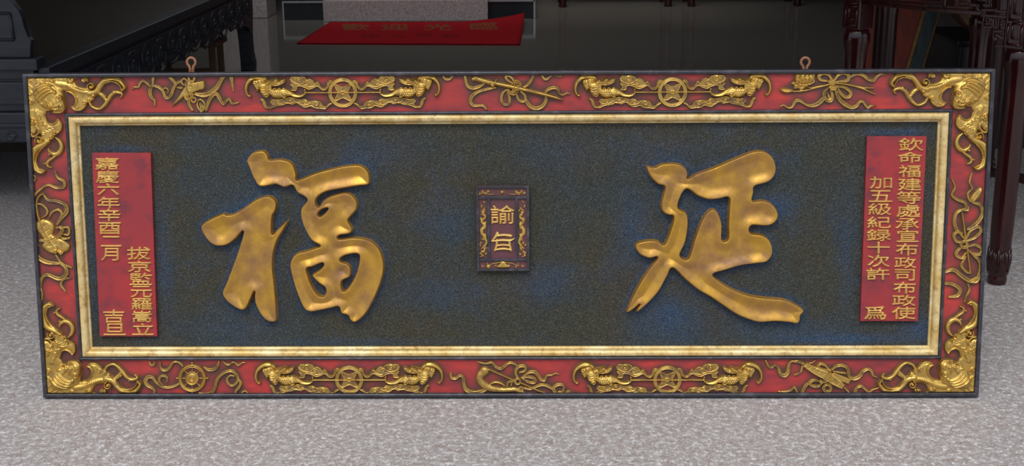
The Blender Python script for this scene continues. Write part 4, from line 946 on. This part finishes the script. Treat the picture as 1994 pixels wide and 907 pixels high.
# arm at the front end
arm = [(-3.2, 0.615), (-1.875, 0.615), (-1.875, 0.655), (-1.866, 0.668), (-1.866, 0.682), (-1.880, 0.692), (-1.887, 0.72), (-1.890, 0.765), (-1.900, 0.795), (-1.918, 0.822), (-1.95, 0.85), (-2.00, 0.87), (-3.2, 0.91)]
bm = bmesh.new(); add_prism(bm, arm, BY0 + 0.012, BY0 + 0.055, lambda a, b, d: Vector((a, d, b))); sub(fin('arm_panel', bm, M['blackwood'], None, False, 0.004), bed)
bm = bmesh.new()
for a, b in (((-3.15, 0.685), (-1.93, 0.685)), ((-1.93, 0.685), (-1.935, 0.785)), ((-1.935, 0.785), (-3.15, 0.82))):
    add_tube(bm, [(a[0], BY0 + 0.010, a[1]), (b[0], BY0 + 0.010, b[1])], 0.006, 8)
sub(fin('arm_beading', bm, M['blackwood'], None, True), bed)
sub(box('back_panel', (-3.2, BY0 + 0.06, BZ), (-3.14, BY1, 1.0), M['blackwood'], None, 0.006), bed)
for (x, y) in ((BX - 0.05, BY1 - 0.06), (BX - 0.09, BY0 + 0.10), (-3.12, BY0 + 0.10), (-3.12, BY1 - 0.06)):
    s_ = 1 if x > -2 else -1
    side = [(-0.055, 0.53), (0.045, 0.53), (0.045, 0.40), (0.035, 0.25), (0.03, 0.12), (0.05, 0.05), (0.045, 0.0), (-0.045, 0.0), (-0.035, 0.06), (-0.045, 0.20), (-0.06, 0.40)]
    bm = bmesh.new(); add_prism(bm, [(x + s_ * a, b) for a, b in side], y - 0.045, y + 0.045, lambda a, b, d: Vector((a, d, b))); sub(fin('leg', bm, M['blackwood'], None, False, 0.006), bed)

# small stool pushed under the far end of the bed
st = empty('low_stool', (-2.1, 4.95, 0)); tag(st, 'small brown wooden stool in the dark under far end of black day bed', 'stool')
sub(box('seat', (-2.30, 4.80, 0.255), (-1.87, 5.10, 0.285), M['brownwood'], None, 0.006), st)
for x in (-2.27, -1.93):
    for y in (4.83, 5.05): sub(box('leg', (x, y, 0), (x + 0.035, y + 0.035, 0.256), M['brownwood'], None, 0.004), st)
sub(box('stretcher', (-2.27, 4.835, 0.09), (-1.9, 4.86, 0.12), M['brownwood'], None, 0.003), st)

# ------------------------------------------------------------------ rosewood side table on the right
tb = empty('side_table', (1.62, 1.38, 0)); tag(tb, 'glossy dark red rosewood side table with fretwork brackets behind right end of plaque', 'table')
A_, B_ = np.array((1.571, 0.943)), np.array((1.197, 1.465)); eu = (A_ - B_) / np.linalg.norm(A_ - B_); dp = np.array((-eu[1], eu[0])) * 0.70
LEG = [(0.028, 0.0), (0.030, 0.004), (0.030, 0.026), (0.028, 0.030), (0.034, 0.036), (0.036, 0.060), (0.036, 0.090), (0.034, 0.125), (0.034, 0.150), (0.035, 0.17), (0.036, 0.40), (0.036, 0.62), (0.038, 0.68), (0.042, 0.700), (0.046, 0.722), (0.046, 0.740), (0.040, 0.752), (0.038, 0.762)]
def table_leg(p, mat):
    lg = sub(lathe('leg', LEG, mat, None, 32, (p[0], p[1], 0)), tb)
    bm = bmesh.new(); a = math.atan2(eu[1], eu[0]); m4 = Matrix.Translation((p[0], p[1], 0)) @ Matrix.Rotation(a, 4, 'Z')
    add_box(bm, (-0.037, -0.037, 0.760), (0.037, 0.037, 1.0), m4); sub(fin('leg_block', bm, mat, None, False, 0.005), tb)
    bm = bmesh.new()                                            # carved leaves round the foot
    for k in range(6):
        t = a + k * math.pi / 3; ce = lambda th, r_, z: (p[0] + r_ * math.cos(th), p[1] + r_ * math.sin(th), z)
        for dth in (-0.34, -0.2, 0.2, 0.34):
            add_tube(bm, [ce(t + dth * 0.2, 0.035, 0.045 + abs(dth) * 0.02), ce(t + dth, 0.0362, 0.07 + abs(dth) * 0.03), ce(t + dth * 1.25, 0.0342, 0.105 + abs(dth) * 0.04)], [0.003, 0.0036, 0.002], 6)
        add_tube(bm, [ce(t, 0.0352, 0.045), ce(t, 0.0362, 0.08), ce(t, 0.0345, 0.128)], [0.003, 0.004, 0.002], 6)
    sub(fin('foot_leaf', bm, mat, None, True), tb)
for p in (A_, B_, A_ + dp, B_ + dp): table_leg(p, M['rosewood'])
TP = Plane((B_[0] - 0.03 * eu[1] * 0 , B_[1], 0), (eu[0], eu[1], 0), (0, 0, 1))
def bars(bm, polys, w, d0, d1, crop, sx_=1.0):
    x0, y0, sc = crop
    for p in polys:
        q = [TP.from_photo(x0 + (880 + (x - 880) * sx_) / sc, y0 + y / sc, 0.02) for x, y in pts_of(p)]
        for a, b in zip(q, q[1:]):
            a, b = Vector(a), Vector(b); t = (b - a).normalized() if (b - a).length > 1e-6 else Vector((1, 0)); n = Vector((-t.y, t.x)); a2, b2 = a - t * w / 2, b + t * w / 2
            add_prism(bm, [a2 - n * w / 2, b2 - n * w / 2, b2 + n * w / 2, a2 + n * w / 2], -d0, -d1)
def tabmesh(o): o.location = (B_[0], B_[1], 0); o.rotation_euler = (0, 0, math.atan2(eu[1], eu[0])); return sub(o, tb)
CR = (1780, 0, 6.977)
bm = bmesh.new()
bars(bm, ("880,142 1090,142", "1120,158 1385,170 1395,210 1370,470 1335,640", "945,218 1352,240 1335,400 1310,640 1120,632", "930,218 905,300 895,372 1055,378 1062,280 1010,270 1010,300", "950,328 1025,328", "1082,268 1088,376 1162,378 1172,272", "1215,300 1245,290 1270,302 1270,395 1215,388", "1100,430 1255,432 1245,560 1200,572", "1092,430 1075,530 1130,545", "1130,488 1230,530", "880,142 880,215 930,218"), 0.0105, -0.005, 0.007, CR, 0.80)
tabmesh(fin('fret_bracket', bm, M['rosewood'], None, False, 0.003))
bm = bmesh.new()
bars(bm, ("-640,45 -300,85 100,130 855,185",), 0.014, -0.008, 0.008, CR)
bars(bm, ("-560,10 -300,30 60,60 350,82 372,-80", "70,12 330,40 330,-60", "400,98 520,104 520,-80", "525,98 715,108 715,60", "580,50 690,62 690,-60", "740,72 805,82 805,120 840,150", "830,-2 950,12 950,-80", "905,78 980,88 980,10", "-500,-20 -250,0", "-420,-60 -420,10"), 0.0095, -0.004, 0.005, CR)
tabmesh(fin('fret_apron', bm, M['rosewood'], None, False, 0.0025))
for ox in (0.0, float(np.linalg.norm(A_ - B_))):               # relief on the corner blocks
    bm = bmesh.new()
    for z0, z1 in ((0.775, 0.84), (0.85, 0.93)):
        for a, b in (((-0.03, z0), (0.03, z0)), ((0.03, z0), (0.03, z1)), ((0.03, z1), (-0.012, z1)), ((-0.012, z1), (-0.012, z0 + 0.02)), ((-0.012, z0 + 0.02), (0.014, z0 + 0.02)), ((-0.03, z0), (-0.03, z1))):
            add_tube(bm, [(ox + a[0] * 0.8, -0.037, a[1]), (ox + b[0] * 0.8, -0.037, b[1])], 0.0042, 6)
            add_tube(bm, [(ox - 0.037, a[0] * 0.8, a[1]), (ox - 0.037, b[0] * 0.8, b[1])], 0.0042, 6)
    tabmesh(fin('block_fret', bm, M['rosewood'], None, True))
D_, C_ = B_ + dp, A_ + dp
ang = math.atan2(eu[1], eu[0])
bm = bmesh.new(); m4 = Matrix.Translation((D_[0], D_[1], 0)) @ Matrix.Rotation(ang, 4, 'Z'); LW = np.linalg.norm(A_ - B_)
add_box(bm, (0.02, -0.02, 0.155), (LW - 0.02, 0.02, 0.185), m4); sub(fin('stretcher', bm, M['rosewood'], None, False, 0.004), tb)
bm = bmesh.new(); add_box(bm, (-0.10, -0.10, 1.0), (LW + 0.10, 0.70 + 0.10, 1.035), Matrix.Translation((B_[0], B_[1], 0)) @ Matrix.Rotation(ang, 4, 'Z')); sub(fin('table_top', bm, M['rosewood'], None, False, 0.008), tb)
bm = bmesh.new()
for k in range(5): add_tube(bm, [(0.10 + k * 0.1, -0.022, 0.185), (0.10 + k * 0.1, -0.022, 0.215), (0.125 + k * 0.1, -0.022, 0.225), (0.13 + k * 0.1, -0.022, 0.2)], 0.006, 6)
bmesh.ops.transform(bm, matrix=m4, verts=bm.verts); sub(fin('stretcher_fret', bm, M['rosewood'], None, True), tb)

# ------------------------------------------------------------------ darker things behind it
t2 = empty('dark_stand', (1.85, 2.6, 0)); tag(t2, 'dark plain wooden stand with round leg just behind the rosewood table', 'stand')
for p in ((1.56, 2.4), (2.02, 2.4), (1.66, 2.86), (2.10, 2.86)):
    sub(lathe('leg', [(0.030, 0), (0.036, 0.02), (0.036, 0.7), (0.040, 0.74), (0.036, 0.78), (0.036, 0.96)], M['rosewood_dark'], None, 20, (p[0], p[1], 0)), t2)
sub(box('top', (1.48, 2.32, 0.96), (2.20, 2.96, 1.0), M['rosewood_dark'], None, 0.006), t2)

pk = empty('painted_plank', (1.75, 3.2, 0)); tag(pk, 'old plank with flaking red and blue green paint leaning in the dark behind stands', 'plank')
def slant(x, z): return (x + 0.213 * (z - 0.356), z)
def strip(name, xa, xb, y0, y1, mat):
    bm = bmesh.new(); add_prism(bm, [slant(xa, 0.002), slant(xb, 0.002), slant(xb, 1.15), slant(xa, 1.15)], y0, y1); sub(fin(name, bm, mat, None, False, 0.003), pk)
strip('board', 1.621, 1.962, 3.20, 3.235, M['plankred']); strip('border_strip', 1.896, 1.955, 3.188, 3.20, M['plankgreen'])
strip('edge_line', 1.878, 1.895, 3.190, 3.20, M['plankgold']); strip('edge_line', 1.955, 1.964, 3.190, 3.20, M['plankgold'])

ch_ = empty('dark_chest', (2.45, 3.15, 0)); tag(ch_, 'plain black wooden chest in the shadow beneath the round drum', 'chest')
sub(box('body', (2.06, 2.98, 0.0), (2.85, 3.5, 0.49), M['blackstone'], None, 0.006), ch_); sub(box('lid', (2.04, 2.96, 0.49), (2.87, 3.52, 0.515), M['blackstone'], None, 0.006), ch_)
dr = empty('drum', (2.25, 3.05, 0.755)); tag(dr, 'round brown wooden drum standing on its edge on the black chest', 'drum')
bm = bmesh.new(); n_ = 40; rows = [(0.0, 0.0), (0.205, 0.0), (0.215, -0.008), (0.235, -0.008), (0.240, 0.0), (0.240, 0.14), (0.0, 0.14)]; prev = None
for rad, d in rows:
    cur = [bm.verts.new((2.25 + rad * math.cos(2 * math.pi * k / n_), 3.0 + d, 0.757 + rad * math.sin(2 * math.pi * k / n_))) for k in range(n_)] if rad > 0 else [bm.verts.new((2.25, 3.0 + d, 0.757))]
    if prev is not None:
        for k in range(n_):
            if len(prev) == 1: bm.faces.new((prev[0], cur[k], cur[(k + 1) % n_]))
            elif len(cur) == 1: bm.faces.new((prev[k], cur[0], prev[(k + 1) % n_]))
            else: bm.faces.new((prev[k], cur[k], cur[(k + 1) % n_], prev[(k + 1) % n_]))
    prev = cur
sub(fin('shell', bm, M['brownwood'], None, False), dr)

# two tables far back in the hall, only their feet reach into the picture
FT = [(0.036, 0), (0.040, 0.01), (0.034, 0.05), (0.044, 0.09), (0.03, 0.14), (0.028, 0.5), (0.04, 0.56), (0.036, 0.78)]
for (xa, xb, lab) in ((0.357, 1.367, 'dark rosewood table at back of hall, nearer the black platform'), (1.590, 2.60, 'dark rosewood table at back of hall, farther right from the platform')):
    t3 = empty('hall_table', ((xa + xb) / 2, 9.6, 0)); tag(t3, lab, 'table', 'rosewood tables along the back of the hall')
    for x in (xa, xb):
        for y in (9.4, 9.85): sub(lathe('leg', FT, M['rosewood'], None, 20, (x, y, 0)), t3)
    sub(box('apron', (xa - 0.02, 9.38, 0.68), (xb + 0.02, 9.87, 0.78), M['rosewood'], None, 0.005), t3); sub(box('table_top', (xa - 0.08, 9.32, 0.78), (xb + 0.08, 9.93, 0.82), M['rosewood'], None, 0.006), t3)
